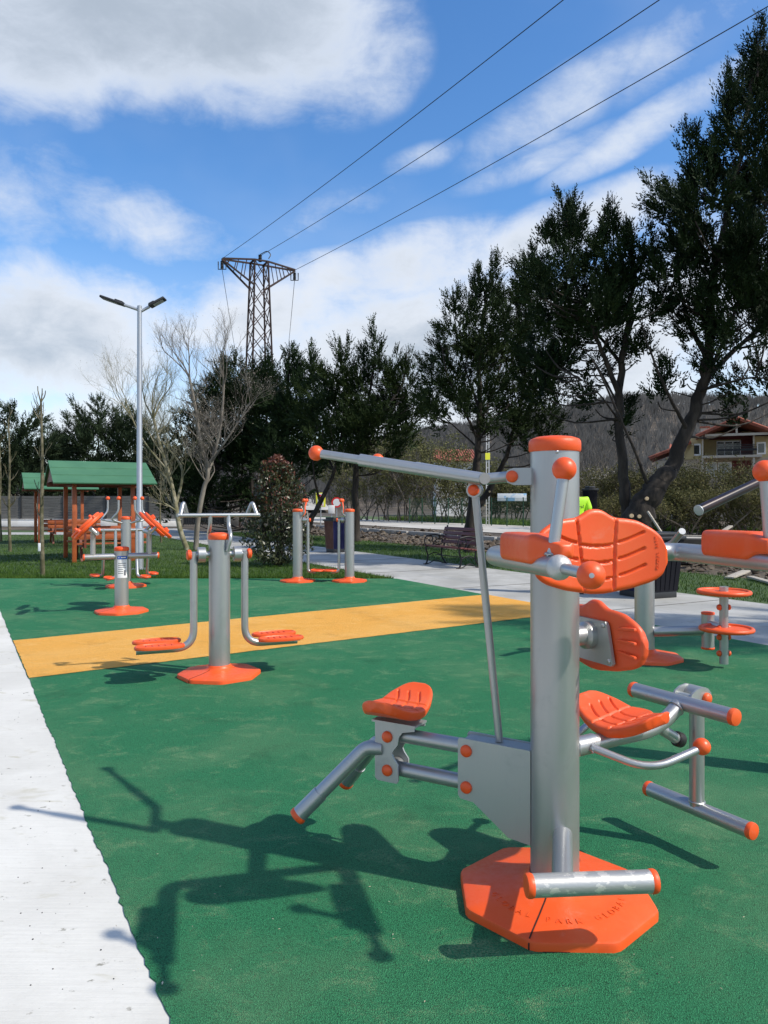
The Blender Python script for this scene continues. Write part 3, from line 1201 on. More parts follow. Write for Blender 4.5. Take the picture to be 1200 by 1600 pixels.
O2 = G(343, 6.22)
m2 = thing('pendulum_swing', 'silver twin pendulum machine with four orange foot plates by the ochre stripe', 'gym machine', O2)
add_base(m2, O2, .345, R(-75))
p2 = add_pillar(m2, O2, .087, 1.155)
ang2 = 22
S, dv, pv = stn(O2, ang2)          # s along the axle (to the right), t away
for sgn in (1, -1):
    a_ = MB().tube([S(sgn * .08, 0, 1.02), S(sgn * .235, 0, 1.02)], .026, 20)
    a_.lathe([(.03, 0), (.062, .002), (.062, .062), (.03, .066)], S(sgn * .115, 0, 1.02), dv * sgn, 28)
    ao = a_.build('axle', ST, m2, m2.location)
    c = MB().lathe([(.036, -.015), (.042, -.008), (.042, .012), (.03, .022), (0, .025)], S(sgn * .245, 0, 1.02), dv * sgn, 22)
    c.build('end_cap', OR, ao, m2.location)
    off = .0
    arm = MB().tube(fillet([S(sgn * .21, 0, 1.04), S(sgn * .21, 0, .262), S(sgn * .66, 0, .262)], .15, 10), .030, 22).build('swing_arm', ST, m2, m2.location)
    for t_ in (-.125, .125):
        f_ = MB()
        footplate(f_, S(sgn * .49, t_, .307), dv, pv, .38, .165)
        f_.build('foot_plate', OR, arm, m2.location)
    MB().box(S(sgn * .5, 0, .288), (.3, .3, .008), Matrix((dv, pv, up)).transposed()).build('plate_carrier', ST, arm, m2.location)
hb = MB()
for sgn in (1, -1):
    hb.tube(fillet([S(sgn * .05, -.086 * sgn, 1.05), S(sgn * .075, -.12 * sgn, 1.17), S(sgn * .075, -.01 * sgn, 1.25), S(sgn * .075, 0, 1.344)], .06), .0165, 14)
    hb.tube(fillet([S(sgn * .315, 0, 1.344), S(sgn * .285, .05, 1.455), S(sgn * .25, .10, 1.345)], .03), .0165, 14)
hb.tube([S(-.335, 0, 1.344), S(.335, 0, 1.344)], .0165, 14)
hb.tube([S(-.335, 0, 1.344), S(-.24, .105, 1.344)], .0165, 12)
hb.tube([S(.335, 0, 1.344), S(.24, .105, 1.344)], .0165, 12)
hb.build('handlebar', ST, m2, m2.location)

# ------------------------------------------------------------------ turning-wheel machine
O3 = G(190, 9.8)
m3 = thing('arm_wheel_machine', 'low silver machine with tilted orange hand wheels and a white instruction sticker', 'gym machine', O3)
add_base(m3, O3, .345, R(-80))
p3 = add_pillar(m3, O3, .088, .83)
stk = MB()
c0 = Vector((O3.x, O3.y, 0))


def curved_patch(mb_, a0, a1, z0, z1, r, c, n=10, mi=0):
    vs = []
    for i in range(n + 1):
        a = a0 + (a1 - a0) * i / n
        for z in (z0, z1):
            vs.append((c[0] + r * math.cos(a), c[1] + r * math.sin(a), c[2] + z))
    mb_.add(vs, [(2 * i, 2 * i + 2, 2 * i + 3, 2 * i + 1) for i in range(n)], mi)


MS = [mat('sticker_white', (.75, .76, .76), .35), mat('sticker_blue', (.02, .09, .38), .35), mat('sticker_ink', (.12, .13, .15), .5)]
a0 = math.atan2(-O3.y, -O3.x) + .12
curved_patch(stk, a0 - .75, a0 + .75, .47, .755, .0892, c0)
curved_patch(stk, a0 - .75, a0 + .75, .71, .755, .0897, c0, mi=1)
for i in range(6):
    curved_patch(stk, a0 - .62, a0 + (.1 if i > 2 else .55 - .1 * (i % 2)), .655 - i * .026, .663 - i * .026, .0897, c0, mi=2)
curved_patch(stk, a0 + .2, a0 + .5, .50, .57, .0897, c0, mi=2)
curved_patch(stk, a0 - .55, a0 - .45, .725, .742, .0901, c0, 3, mi=0)
curved_patch(stk, a0 - .2, a0 + .5, .728, .738, .0901, c0, 8, mi=0)
stk.build('sticker', MS, p3, m3.location)
S, dv, pv = stn(O3, 26)
for sgn in (1, -1):
    arm = capped_bar(m3, 'side_arm', S(sgn * .08, 0, .745), S(sgn * .46, 0, .745), .040, (0, 1))
    post = MB().tube([S(sgn * .35, 0, .77), S(sgn * .35, 0, 1.05)], .033, 18).build('upright', ST, arm, m3.location)
    nd = (dv * -sgn * .72 + up * .70).normalized() if False else (dv * sgn * -.0 + up).normalized()
    # wheel axle runs front to back; wheels lean outwards like a roof
    wn = V3(sgn * .68, sgn * .20, .71).normalized()
    hub = MB().tube([S(sgn * .32, -.22, 1.06), S(sgn * .32, .22, 1.06)], .028, 16).build('wheel_arm', ST, arm, m3.location)
    for t_ in (-.25, .25):
        c_ = S(sgn * .42, t_, 1.15)
        wh = MB()
        wh.tube([c_ - wn * .12, c_], .022, 14)
        wr = .235
        wh2 = MB().lathe([(0, -.010), (wr * .8, -.012), (wr * .96, -.022), (wr, -.006), (wr, .012), (wr * .95, .022), (wr * .8, .012), (.06, .014), (.055, .03), (0, .034)], c_, wn, 40)
        ex = wn.orthogonal().normalized()
        ey = wn.cross(ex)
        for k in range(4):
            a = k * math.pi / 2 + .5
            wh2.lathe([(.02, 0), (.022, .03), (.016, .045), (0, .048)], c_ + (ex * math.cos(a) + ey * math.sin(a)) * wr * .72 + wn * .012, wn, 12)
        wo = wh2.build('hand_wheel', OR, hub, m3.location)
        wh.build('wheel_stub', ST, hub, m3.location)

# ------------------------------------------------------------------ double walker behind it
O4 = G(197, 12.75)
m4 = thing('sky_walker', 'silver double walker with ball topped handles behind the hand wheel machine', 'gym machine', O4)
add_base(m4, O4, .34, R(-80))
add_pillar(m4, O4, .083, 1.17)
S, dv, pv = stn(O4, 24)
for sgn in (1, -1):
    ax_ = MB().tube([S(sgn * .08, 0, .98), S(sgn * .43, 0, .98)], .026, 16).build('axle', ST, m4, m4.location)
    MB().lathe([(.04, -.02), (.045, 0), (.04, .02), (0, .026)], S(sgn * .43, 0, .98), dv * sgn, 18).build('end_cap', OR, ax_, m4.location)
    for s_, t_ in ((.17, -.16), (.36, .20)):
        arm = MB().tube(fillet([S(sgn * s_, 0, 1.0), S(sgn * s_, t_ * .25, .50), S(sgn * s_, t_ * .9, .20), S(sgn * (s_ + .16), t_ * 1.5, .17)], .06), .025, 14)
        ao = arm.build('swing_arm', ST, m4, m4.location)
        f_ = MB()
        footplate(f_, S(sgn * (s_ + .12), t_ * 1.5, .20), pv, -dv, .36, .17)
        f_.build('foot_plate', OR, ao, m4.location)
    for s_, t_ in ((.13, -.10), (.28, .12)):
        hd = MB().tube(fillet([S(sgn * .07, t_ * .4, 1.10), S(sgn * (s_ + .12), t_, 1.16), S(sgn * s_, t_ * 1.4, 1.30), S(sgn * s_, t_ * 1.4, 1.50)], .06), .017, 12)
        ho = hd.build('handle', ST, m4, m4.location)
        knob(ho, m4, S(sgn * s_, t_ * 1.4, 1.52), .034)

# ------------------------------------------------------------------ walker hung between two posts
O5 = G(505.5, 13.6)
m5 = thing('air_walker', 'two silver posts with a pair of orange foot plates hung between them', 'gym machine', O5)
for px_, sgn in ((465, 1), (546, -1)):
    o5 = G(px_, 13.6)
    add_base(m5, o5, .325, R(-80))
    p5 = add_pillar(m5, o5, .088, 1.29)
    i5 = o5 + V3(sgn * .19, 0, 0)
    MB().tube([o5 + V3(sgn * .08, 0, 1.13), i5 + V3(sgn * .03, 0, 1.13)], .026, 16).lathe([(.05, 0), (.05, .05)], o5 + V3(sgn * .10, 0, 1.13), (sgn, 0, 0), 20).build('axle', ST, m5, m5.location)
    MB().lathe([(.034, -.015), (.036, 0), (.03, .014), (0, .02)], i5 + V3(sgn * .035, 0, 1.13), (sgn, 0, 0), 18).build('end_cap', OR, m5, m5.location)
    arm = MB().tube(fillet([i5 + V3(0, 0, 1.15), i5 + V3(0, 0, .20), i5 + V3(sgn * .14, 0, .18)], .05), .026, 16).build('swing_arm', ST, m5, m5.location)
    f_ = MB()
    footplate(f_, i5 + V3(sgn * .17, 0, .215), V3(0, 1, 0), V3(-1, 0, 0), .36, .25)
    f_.build('foot_plate', OR, arm, m5.location)
    for t_ in (-.1, .1):
        hd = MB().tube(fillet([o5 + V3(sgn * .07, t_ * .6, 1.20), o5 + V3(sgn * .13, t_, 1.25), o5 + V3(sgn * (.15 - .03), t_, 1.35), o5 + V3(sgn * (.10 + .04), t_ * 2.2, 1.47)], .05), .015, 12)
        ho = hd.build('handle', ST if t_ < 0 else OR, m5, m5.location)
        knob(ho, m5, o5 + V3(sgn * .14, t_ * 2.2, 1.485), .036)

# ------------------------------------------------------------------ stepper with two rings, right
O6 = G(1007, 6.9)
m6 = thing('leg_trainer', 'silver post machine with two flat orange rings on its outrigger by the right path', 'gym machine', O6)
add_base(m6, O6, .345, R(-75))
add_pillar(m6, O6, .088, 1.12)
S, dv, pv = stn(O6, -20)
ob = P(1106, 985, 6.75)
MB().tube([S(.08, 0, .265), ob], .045, 20).build('outrigger', ST, m6, m6.location)
sp = capped_bar(m6, 'spindle_post', V3(ob.x, ob.y, .14), V3(ob.x, ob.y, .45), .055)
uc = P(1131, 985, 6.5)
up_ = MB().tube([V3(uc.x, uc.y, .05), V3(uc.x, uc.y, .72)], .037, 18)
up_.tube([V3(ob.x, ob.y, .36), V3(uc.x, uc.y, .36)], .036, 16)
upo = up_.build('upright', ST, m6, m6.location)
for z in (.54, .36, .28, .14):
    for a in (0, math.pi):
        dd = V3(math.cos(a + .1), math.sin(a + .1), 0)
        MB().dome(V3(uc.x, uc.y, z) + dd * .036, dd, .026, .028).build('bolt_cap', OR, upo, m6.location)
for z, dx in ((.672, 0), (.36, 0)):
    rg = MB()
    c_ = V3(uc.x + dx, uc.y - (.05 if z < .5 else 0), z)
    n_ = 40
    wr = .205
    vs, fs = [], []
    rg.tube([c_ + V3(math.cos(2 * math.pi * k / n_) * wr, math.sin(2 * math.pi * k / n_) * wr, 0) for k in range(n_ + 1)], .020, 10, False)
    rg.lathe([(.05, -.012), (wr * .97, -.010), (wr * .97, .004), (.05, .008)], c_, up, 40)
    rg.build('ring_plate', OR, upo, m6.location)
hd6 = MB().tube(fillet([O6 + V3(.06, 0, 1.00), P(1050, 850, 6.75), P(1066, 830, 6.5)], .05), .030, 14)
hd6.build('handle', ST, m6, m6.location)
hd6 = MB().tube(fillet([O6 + V3(-.06, 0, 1.00), O6 + V3(-.2, -.1, 1.05), O6 + V3(-.3, -.3, 1.13)], .05), .030, 14)
hd6.build('handle', ST, m6, m6.location)

# ------------------------------------------------------------------ machine whose lever reaches in from the right
O7 = G(1330, 3.9)
m7 = thing('pull_machine', 'dark telescopic lever of the pull machine reaching in from the right edge', 'gym machine', O7)
add_base(m7, O7, .34, R(-75))
add_pillar(m7, O7, .087, 1.645)
la_, lb2 = P(1320, 690, 3.9), P(1092, 797, 3.35)
km = la_.lerp(lb2, .60)
M['dark_tube'] = mat('shaded_lever', (.012, .006, .006), .3, .2, col2=(.03, .014, .014))  # shade on the lever put into its colour as near-black
lv7 = MB().tube([la_, km], .0175, 20)
lv7.tube([km, lb2], .0225, 20)
l7 = lv7.build('pull_lever', M['dark_tube'], m7, m7.location)
MB().lathe([(.018, -.01), (.0245, .0), (.0245, .004), (.012, .005)], lb2, lb2 - km, 20).build('end_flange', M['galv'], l7, m7.location)
# ================================================================== plants
M['bark'] = mat('bark', (.018, .014, .011), .95, col2=(.050, .040, .031), scale=7, bump=.9, bscale=28, stretch=(1, 1, .25))
M['bark_grey'] = mat('grey_bark', (.15, .13, .105), .9, col2=(.27, .245, .20), scale=5, bump=.5, bscale=40, stretch=(1, 1, .3))
M['bark_moss'] = mat('mossy_bark', (.15, .14, .07), .9, col2=(.33, .30, .22), scale=4, bump=.5, bscale=40)
M['bark_sap'] = mat('sapling_bark', (.07, .065, .03), .9, col2=(.19, .165, .11), scale=5, bump=.5, bscale=40)
M['cyp'] = foliage('cypress_leaf', (.005, .014, .005), (.020, .038, .010), 1.1, .04)
M['cyp2'] = foliage('cypress_leaf_olive', (.008, .019, .006), (.030, .048, .012), 1.0, .04)
M['cyp3'] = foliage('far_conifer_leaf', (.013, .026, .012), (.040, .058, .026), .8, .04)
M['cut'] = mat('fresh_cut', (.55, .42, .26), .8, col2=(.42, .30, .17), scale=40)


def rand_dirs(n):
    v = rng.normal(size=(n, 3))
    return v / np.linalg.norm(v, axis=1)[:, None]


def norm(v):
    return v / (np.linalg.norm(v, axis=1)[:, None] + 1e-9)


def fronds(C, D, L, nleaf=14, wid=.13, spread=.50, leaf=.27):
    """feathery sprays: kites set alternately along each axis"""
    n = len(C)
    D = norm(D)
    side = norm(np.cross(D, rand_dirs(n)))
    out_v = []
    for k in range(nleaf):
        t = .12 + .88 * k / (nleaf - 1)
        if k == nleaf - 1:
            v = D.copy()
            ll = L * leaf * .8
        else:
            sg = 1 if k % 2 else -1
            v = norm(D * 1.0 + side * sg * spread + rng.normal(0, .22, (n, 3)))
            ll = L * leaf * (1.15 - .55 * t) * rng.uniform(.8, 1.2, n)
        b = C + D * (L * t * (1 - .0))[:, None] + rng.normal(0, .01, (n, 3))
        nr = norm(np.cross(v, np.cross(D, side) + rng.normal(0, .35, (n, 3))))
        wv = nr * (ll * wid)[:, None]
        mid = b + v * (ll * .5)[:, None]
        tip = b + v * ll[:, None]
        out_v.append(np.stack([b, mid + wv, tip, mid - wv], 1))
    Vv = np.stack(out_v, 1).reshape(-1, 3)
    return Vv, np.arange(len(Vv)).reshape(-1, 4)


def stem_points(st, Y):
    pts = []
    for e in st:
        px, py = e[0], e[1]
        dy = e[2] if len(e) > 2 else 0
        pts.append(P(px, py, Y + dy))
    return pts


def smooth_line(pts, n=5):
    """Catmull-Rom through the points"""
    pts = [Vector(p) for p in pts]
    if len(pts) < 3:
        return pts
    o = []
    for i in range(len(pts) - 1):
        a = pts[max(i - 1, 0)]
        b, c = pts[i], pts[i + 1]
        d_ = pts[min(i + 2, len(pts) - 1)]
        for j in range(n):
            t = j / n
            o.append(.5 * ((2 * b) + (c - a) * t + (2 * a - 5 * b + 4 * c - d_) * t * t + (3 * b - a - 3 * c + d_) * t ** 3))
    o.append(pts[-1])
    return o


def conifer(name, label, base_px, Y, stems, lobes, dens=13, fr=9, flen=.42, m=None, group=None, seed=1, twigs=.5, nleaf=14, cuts=(), bark=None, extra=(), wid=.18):
    """stems: [(points px,py[,depth shift]), r0, r1]; lobes: (px,py,rx,ry[,density]) of the crown"""
    global rng
    rng = np.random.default_rng(seed)
    r_ = random.Random(seed)
    root = thing(name, label, 'tree', G(base_px, Y), group)
    tm = MB()
    allp = []
    for st, r0, r1 in stems:
        pl = smooth_line(stem_points(st, Y))
        pl = [p + Vector((r_.gauss(0, r0 * .10), r_.gauss(0, r0 * .10), 0)) if 0 < i < len(pl) - 1 else p for i, p in enumerate(pl)]
        n = len(pl)
        rs = [r0 + (r1 - r0) * (i / (n - 1)) ** .8 for i in range(n)]
        if pl[0].z < .3:
            pl[0].z = -.1
            rs[0] *= 1.35
        tm.tube(pl, rs, 12 if r0 > .06 else 7)
        allp += [tuple(p) for p in pl[1:]]
    A = np.array(allp)
    sc_ = Y / F
    Cs, Ds, Ls = [], [], []
    for lb in lobes:
        px, py, rx, ry = lb[:4]
        py += (18 if Y < 24 else 26) * (1 if py < 620 else .4) if Y < 40 else 0
        dn = lb[4] if len(lb) > 4 else 1.0
        rxm, rym = rx * sc_ * (.90 if rx > 22 else .85), ry * sc_ * (.92 if rx > 22 else .85)
        c = np.array(tuple(P(px, py, Y + (r_.uniform(-1, 1) * .9 if rx > 28 else r_.uniform(-.3, .3)))))
        if rxm < .30 and len(lobes) > 8:
            # a pointed leader: side sprays that shorten towards the tip
            top_ = P(px + r_.uniform(-4, 4), py - ry * 1.2, 0 + c[1])
            bot_ = P(px + r_.uniform(-3, 3), py + ry, 0 + c[1])
            axv = np.array(tuple(top_ - bot_))
            hh = np.linalg.norm(axv)
            kk = max(14, int(hh * 46))
            t = rng.random(kk)
            side = rand_dirs(kk) * np.array([1, 1, .2])
            Cs.append(np.array(tuple(bot_)) + axv * t[:, None])
            Ds.append(norm(side) * .75 + np.array([0, 0, .75]) + rng.normal(0, .15, (kk, 3)))
            Ls.append((.10 + rxm * 1.9 * (1 - t) ** .8) * rng.uniform(.55, 1.25, kk))
            tm.tube([bot_, top_], [.02, .004], 4, False)
        # feathery boughs standing out of the clump
        if dn >= .75 and len(lobes) > 8:
            for bi in range(int(math.pi * rxm * rym * dens * .075) + 1):
                od = rand_dirs(1)[0]
                od[2] = abs(od[2])
                if rxm < .3:
                    continue
                st_p = c + od * np.array([rxm, rxm, rym]) * .8
                axv = od * np.array([.6, .6, .3]) + np.array([0, 0, .75]) + rng.normal(0, .12, 3)
                axv = axv / np.linalg.norm(axv) * flen * rng.uniform(1.1, 2.2)
                hh = np.linalg.norm(axv)
                kk = max(12, int(hh / flen * 17))
                t = rng.random(kk)
                side = rand_dirs(kk)
                side -= axv * (side @ axv)[:, None] / hh ** 2
                Cs.append(st_p + axv * t[:, None])
                Ds.append(norm(side) * .7 + axv / hh * .8 + rng.normal(0, .12, (kk, 3)))
                Ls.append(flen * (.16 + .62 * (1 - t) ** .9) * rng.uniform(.6, 1.2, kk))
                tm.tube([st_p - axv * .3, st_p + axv * .95], [.012, .003], 3, False)
        plen = flen * 2.1
        npl = max(3, int(math.pi * rxm * rym * dens * (1.25 if Y > 25 else 1.1) * dn))
        dirs = rand_dirs(npl)
        rad = rng.uniform(.1, 1, npl) ** .45 * rng.uniform(.75, 1.02, npl)
        if rxm < .32:
            dirs[:, :2] *= .5
        pos = c + dirs * rad[:, None] * np.array([rxm, max(rxm, .5 * rym), rym]) - np.array([0, 0, plen * .42])
        for i in range(npl):
            p = pos[i]
            if r_.random() < twigs:
                low = A[A[:, 2] < p[2] - .15]
                if len(low):
                    dd = np.linalg.norm(low - p, axis=1) + .3 * np.abs(low[:, 2] - (p[2] - .8))
                    q = Vector(low[np.argmin(dd)])
                    pv = Vector(p)
                    if (pv - q).length < 4.5:
                        mid = q.lerp(pv, .55) + Vector((r_.gauss(0, .08), r_.gauss(0, .08), -.10 * (pv - q).length))
                        ln = (pv - q).length
                        tm.tube(smooth_line([q, mid, pv], 3), [.012 + .010 * ln * (1 - k / 6) for k in range(7)], 5, False)
            outw = (p + np.array([0, 0, plen * .42]) - c) / np.array([rxm, rxm, rym])
            outw = outw / (np.linalg.norm(outw) + 1e-6)
            ax = outw * np.array([.75, .75, .25]) + np.array([0, 0, .80]) + rng.normal(0, .20, 3)
            if rxm < .32:
                ax = np.array([0, 0, 1.0]) + rng.normal(0, .16, 3) + outw * .18
            ax /= np.linalg.norm(ax)
            pl_ = plen * rng.uniform(.7, 1.25)
            k = max(8, int(fr * 3.0 * r_.uniform(.8, 1.25)))
            t = rng.random(k) ** .8
            t[0] = .92
            rdir = rand_dirs(k)
            rdir -= ax * (rdir @ ax)[:, None]
            prad = flen * .58 * np.sqrt(np.clip(1 - t, .02, 1)) * rng.uniform(.2, 1.0, k)
            Cs.append(p + ax * (t * pl_)[:, None] + rdir * prad[:, None])
            Ds.append(ax * .95 + rdir * .75 * (1.05 - t)[:, None] + rng.normal(0, .2, (k, 3)))
            Ls.append(flen * (1.2 - .5 * t) * rng.uniform(.7, 1.15, k))
    for e in extra:      # bare dead twigs hanging in the lower crown
        px, py, ln, kx = e
        p = P(px, py, Y + r_.uniform(-.6, .6))
    tr = tm.build('trunk', bark or M['bark'], root, root.location, sharp=70)
    Vv, Q = fronds(np.concatenate(Cs), np.concatenate(Ds), np.concatenate(Ls), nleaf, wid)
    np_mesh('crown', Vv, Q, m or M['cyp'], root, root.location)
    for (px, py, dy, rr) in cuts:
        p = P(px, py, Y + dy)
        MB().lathe([(rr, -.05), (rr, 0), (rr * .9, .004), (0, .005)], p, (-.15 + r_.gauss(0, .12), -1, .1), 14).build('pruning_cut', M['cut'], tr, root.location)
    return root


CONI = 'dark cypresses along the far side of the path'
# tall double tree on the right
conifer('cypress_tree', 'tallest dark cypress with a thick leaning trunk and pale pruning cuts', 985, 16.4,
        [([(984, 890), (1000, 800), (1020, 765, .05), (1050, 728, .1), (1074, 668, .1), (1094, 612, .1), (1106, 555), (1111, 480), (1126, 380), (1160, 210), (1180, 60)], .25, .03),
         ([(978, 890), (992, 815), (1008, 786), (1026, 760), (1044, 735, .05)], .36, .19),
         ([(1014, 764), (996, 715, -.3), (972, 660, -.5), (945, 600, -.6), (925, 560, -.7)], .045, .015),
         ([(1072, 668), (1046, 620, -.4), (1020, 560, -.7), (1000, 500, -.8)], .05, .012),
         ([(1104, 590), (1150, 545, .4), (1200, 500, .8), (1250, 450, 1)], .075, .02),
         ([(1106, 560), (1075, 500, .5), (1060, 420, .8), (1068, 300, .6)], .07, .012),
         ([(1112, 470), (1150, 400, -.4), (1200, 330, -.5)], .05, .015),
         ([(1096, 610), (1130, 600, -.6), (1180, 590, -1), (1240, 600, -1.2)], .04, .01),
         ([(1100, 600), (1135, 520, -.4), (1165, 440, -.6), (1190, 380, -.4)], .05, .015)],
        [(1183, 60, 9, 42), (1176, 120, 22, 40), (1196, 110, 20, 60), (1130, 138, 9, 22), (1145, 165, 14, 14), (1172, 190, 36, 50), (1150, 265, 45, 60), (1205, 260, 50, 80),
         (1077, 220, 8, 36), (1084, 262, 20, 34), (1062, 300, 26, 24), (1100, 300, 34, 36), (1058, 350, 30, 40), (1105, 370, 46, 55), (1160, 370, 60, 60), (1220, 420, 60, 90),
         (1062, 430, 38, 46, .9), (1120, 460, 50, 55, .8), (1170, 480, 60, 55, .7), (1090, 520, 40, 35, .32), (1150, 550, 50, 35, .28), (1200, 570, 50, 45, .32), (1180, 625, 40, 22, .28), (1060, 560, 30, 30, .2), (1030, 590, 25, 25, .18)],
        dens=15, fr=9, flen=.40, m=M['cyp'], group=CONI, seed=21, twigs=.55,
        cuts=[(1011, 779, -.27, .042), (1021, 777, -.25, .042), (1031, 780, -.20, .028), (987, 806, -.33, .046), (999, 807, -.31, .042)])
conifer('cypress_tree', 'broad dark cypress with an upright trunk beside the leaning one', 978, 16.9,
        [([(985, 885), (980, 800), (975, 758), (969, 690), (967, 610), (976, 540), (985, 490), (990, 420), (985, 350)], .17, .02),
         ([(969, 620), (945, 560, -.3), (920, 500, -.5), (895, 430, -.3), (886, 340, -.2)], .07, .012),
         ([(972, 570), (940, 530, .5), (900, 490, .7), (870, 440, .8)], .05, .012),
         ([(978, 530), (1000, 470, .4), (1015, 400, .5)], .04, .01),
         ([(968, 660), (940, 620, -.6), (905, 590, -.9)], .03, .008),
         ([(969, 640), (935, 575, .3), (905, 540, .4)], .035, .008)],
        [(886, 318, 8, 30), (880, 352, 22, 14), (896, 345, 18, 20), (852, 355, 14, 8), (878, 395, 34, 32), (862, 430, 34, 40), (905, 430, 40, 42), (960, 345, 20, 22), (930, 370, 20, 24), (985, 360, 16, 28),
         (950, 400, 36, 38), (1000, 395, 30, 44), (880, 480, 48, 46), (940, 470, 46, 44), (995, 465, 40, 46), (860, 525, 36, 36, .8), (900, 550, 46, 34, .7), (850, 575, 24, 28, .7), (960, 530, 34, 30, .45), (1005, 530, 28, 28, .4), (880, 610, 40, 24, .4), (940, 600, 30, 25, .25), (945, 655, 40, 22, .3)],
        dens=15, fr=9, flen=.38, m=M['cyp'], group=CONI, seed=22, twigs=.5)
conifer('cypress_tree', 'mid height cypress with twin stems behind the slatted bench', 733, 21.6,
        [([(733, 862), (738, 790), (743, 740), (747, 700), (749, 650), (750, 560), (758, 480), (767, 420)], .17, .02),
         ([(747, 690), (725, 640, -.3), (700, 590, -.5), (690, 540, -.4)], .05, .012),
         ([(749, 660), (775, 600, .4), (790, 520, .5)], .05, .012),
         ([(747, 700), (712, 668, .4), (680, 640, .6)], .035, .01),
         ([(749, 640), (722, 560, .4), (708, 490, .4)], .04, .01),
         ([(748, 690), (770, 655, -.5), (800, 630, -.7)], .035, .01)],
        [(768, 415, 7, 26), (743, 430, 8, 26), (709, 462, 9, 18), (771, 450, 20, 28), (744, 468, 20, 28), (716, 492, 22, 26), (792, 478, 14, 22), (760, 510, 40, 40), (716, 540, 38, 36), (790, 540, 30, 44), (690, 575, 24, 24),
         (740, 580, 44, 38), (694, 612, 28, 26), (770, 610, 44, 40, .8), (735, 640, 40, 26, .6), (700, 645, 30, 18, .5), (790, 650, 34, 24, .5)],
        dens=14, fr=8, flen=.40, m=M['cyp2'], group=CONI, seed=23, twigs=.5)
conifer('cypress_tree', 'narrow cypress on a slanting trunk just left of the nearest post', 726, 22.6,
        [([(722, 860), (733, 818), (752, 785), (772, 752), (790, 715), (800, 680), (815, 620), (826, 540), (832, 440)], .15, .015),
         ([(800, 690), (825, 650, .4), (850, 620, .5)], .04, .01),
         ([(812, 630), (840, 580, .4), (850, 520, .4)], .04, .01),
         ([(816, 610), (800, 560, -.4), (806, 500, -.5)], .04, .01)],
        [(832, 408, 8, 18), (816, 432, 12, 14), (830, 450, 24, 28), (812, 500, 18, 30), (845, 510, 20, 36), (828, 560, 30, 40), (848, 600, 22, 36), (815, 620, 26, 34), (836, 660, 36, 30, .8), (800, 670, 26, 20, .5), (850, 690, 24, 18, .5)],
        dens=14, fr=8, flen=.40, m=M['cyp2'], group=CONI, seed=24, twigs=.5,
        cuts=[(765, 768, -.18, .03), (758, 790, -.2, .025)])
conifer('cypress_tree', 'bushy cypress with several spires above the post pair', 556, 27.5,
        [([(557, 846), (555, 780), (557, 720), (566, 660), (580, 600), (590, 540)], .17, .02),
         ([(557, 720), (530, 660, .4), (520, 600, .5), (534, 550, .4)], .07, .012),
         ([(562, 690), (600, 640, -.4), (628, 600, -.3), (636, 550, -.2)], .07, .012),
         ([(476, 842, .3), (488, 808, .3), (504, 778, .2), (522, 738), (530, 700), (536, 650)], .14, .03),
         ([(500, 785, .2), (491, 745, -.3), (487, 700, -.3)], .06, .02),
         ([(522, 738), (508, 700, .4), (500, 650, .4)], .05, .015)],
        [(592, 528, 7, 24), (634, 545, 7, 24), (537, 536, 8, 20), (570, 540, 8, 20), (612, 560, 12, 22), (590, 565, 20, 28), (550, 570, 20, 28), (630, 585, 18, 30), (520, 580, 22, 34), (570, 610, 40, 38), (620, 625, 30, 34), (520, 640, 42, 40), (585, 660, 46, 34), (630, 665, 20, 22), (535, 695, 46, 30), (600, 695, 30, 18, .6)],
        dens=9, fr=8, flen=.50, m=M['cyp2'], group=CONI, seed=25, twigs=.35)
conifer('cypress_tree', 'slender dark cypress squeezed between the pylon tree and the spired one', 452, 31,
        [([(452, 840), (450, 780), (448, 700), (450, 600), (452, 545)], .15, .02), ([(449, 740), (475, 680), (490, 600)], .06, .012)],
        [(452, 540, 7, 22), (486, 552, 8, 22), (464, 565, 14, 22), (448, 590, 22, 34), (488, 596, 20, 34), (466, 640, 40, 44), (440, 660, 34, 40), (490, 665, 30, 40), (462, 710, 46, 34)],
        dens=7, fr=8, flen=.55, m=M['cyp'], group=CONI, seed=26, twigs=.3)
conifer('cypress_tree', 'wide dark cypress under the lattice pylon, its lower branches fanned out', 394, 35,
        [([(395, 830), (395, 800), (392, 740), (390, 680), (388, 600)], .16, .03),
         ([(395, 800), (375, 765), (352, 735)], .07, .02), ([(395, 800), (415, 765), (432, 740)], .07, .02), ([(395, 795), (385, 750, .5), (370, 700, .6)], .07, .02), ([(396, 800), (402, 750, -.5), (412, 700)], .06, .02)],
        [(352, 556, 12, 22), (376, 565, 22, 28), (410, 570, 26, 28), (345, 600, 30, 36), (390, 620, 46, 46), (330, 650, 34, 34), (300, 670, 26, 30), (420, 640, 32, 50), (350, 690, 52, 44), (400, 700, 44, 40), (300, 715, 34, 32), (425, 715, 28, 30, .7), (330, 745, 46, 26, .9), (286, 745, 24, 34, .8), (345, 775, 50, 22, .8), (420, 760, 40, 26, .7), (290, 780, 26, 20, .7)],
        dens=6.5, fr=8, flen=.60, m=M['cyp'], group=CONI, seed=27, twigs=.3)
conifer('cypress_tree', 'cypress beyond the right edge, only its dappled shade reaching the ochre stripe', 2670, 6.5,
        [([(2670, 1046), (2665, 300), (2672, -400), (2670, -950)], .16, .02)],
        [(2670, -960, 50, 110), (2660, -800, 110, 130), (2690, -600, 160, 170), (2650, -380, 190, 190), (2690, -140, 210, 190), (2660, 90, 180, 160)],
        dens=11, fr=8, flen=.40, m=M['cyp'], group=CONI, seed=29, twigs=.4)
FARC = 'conifers beyond the board fence'
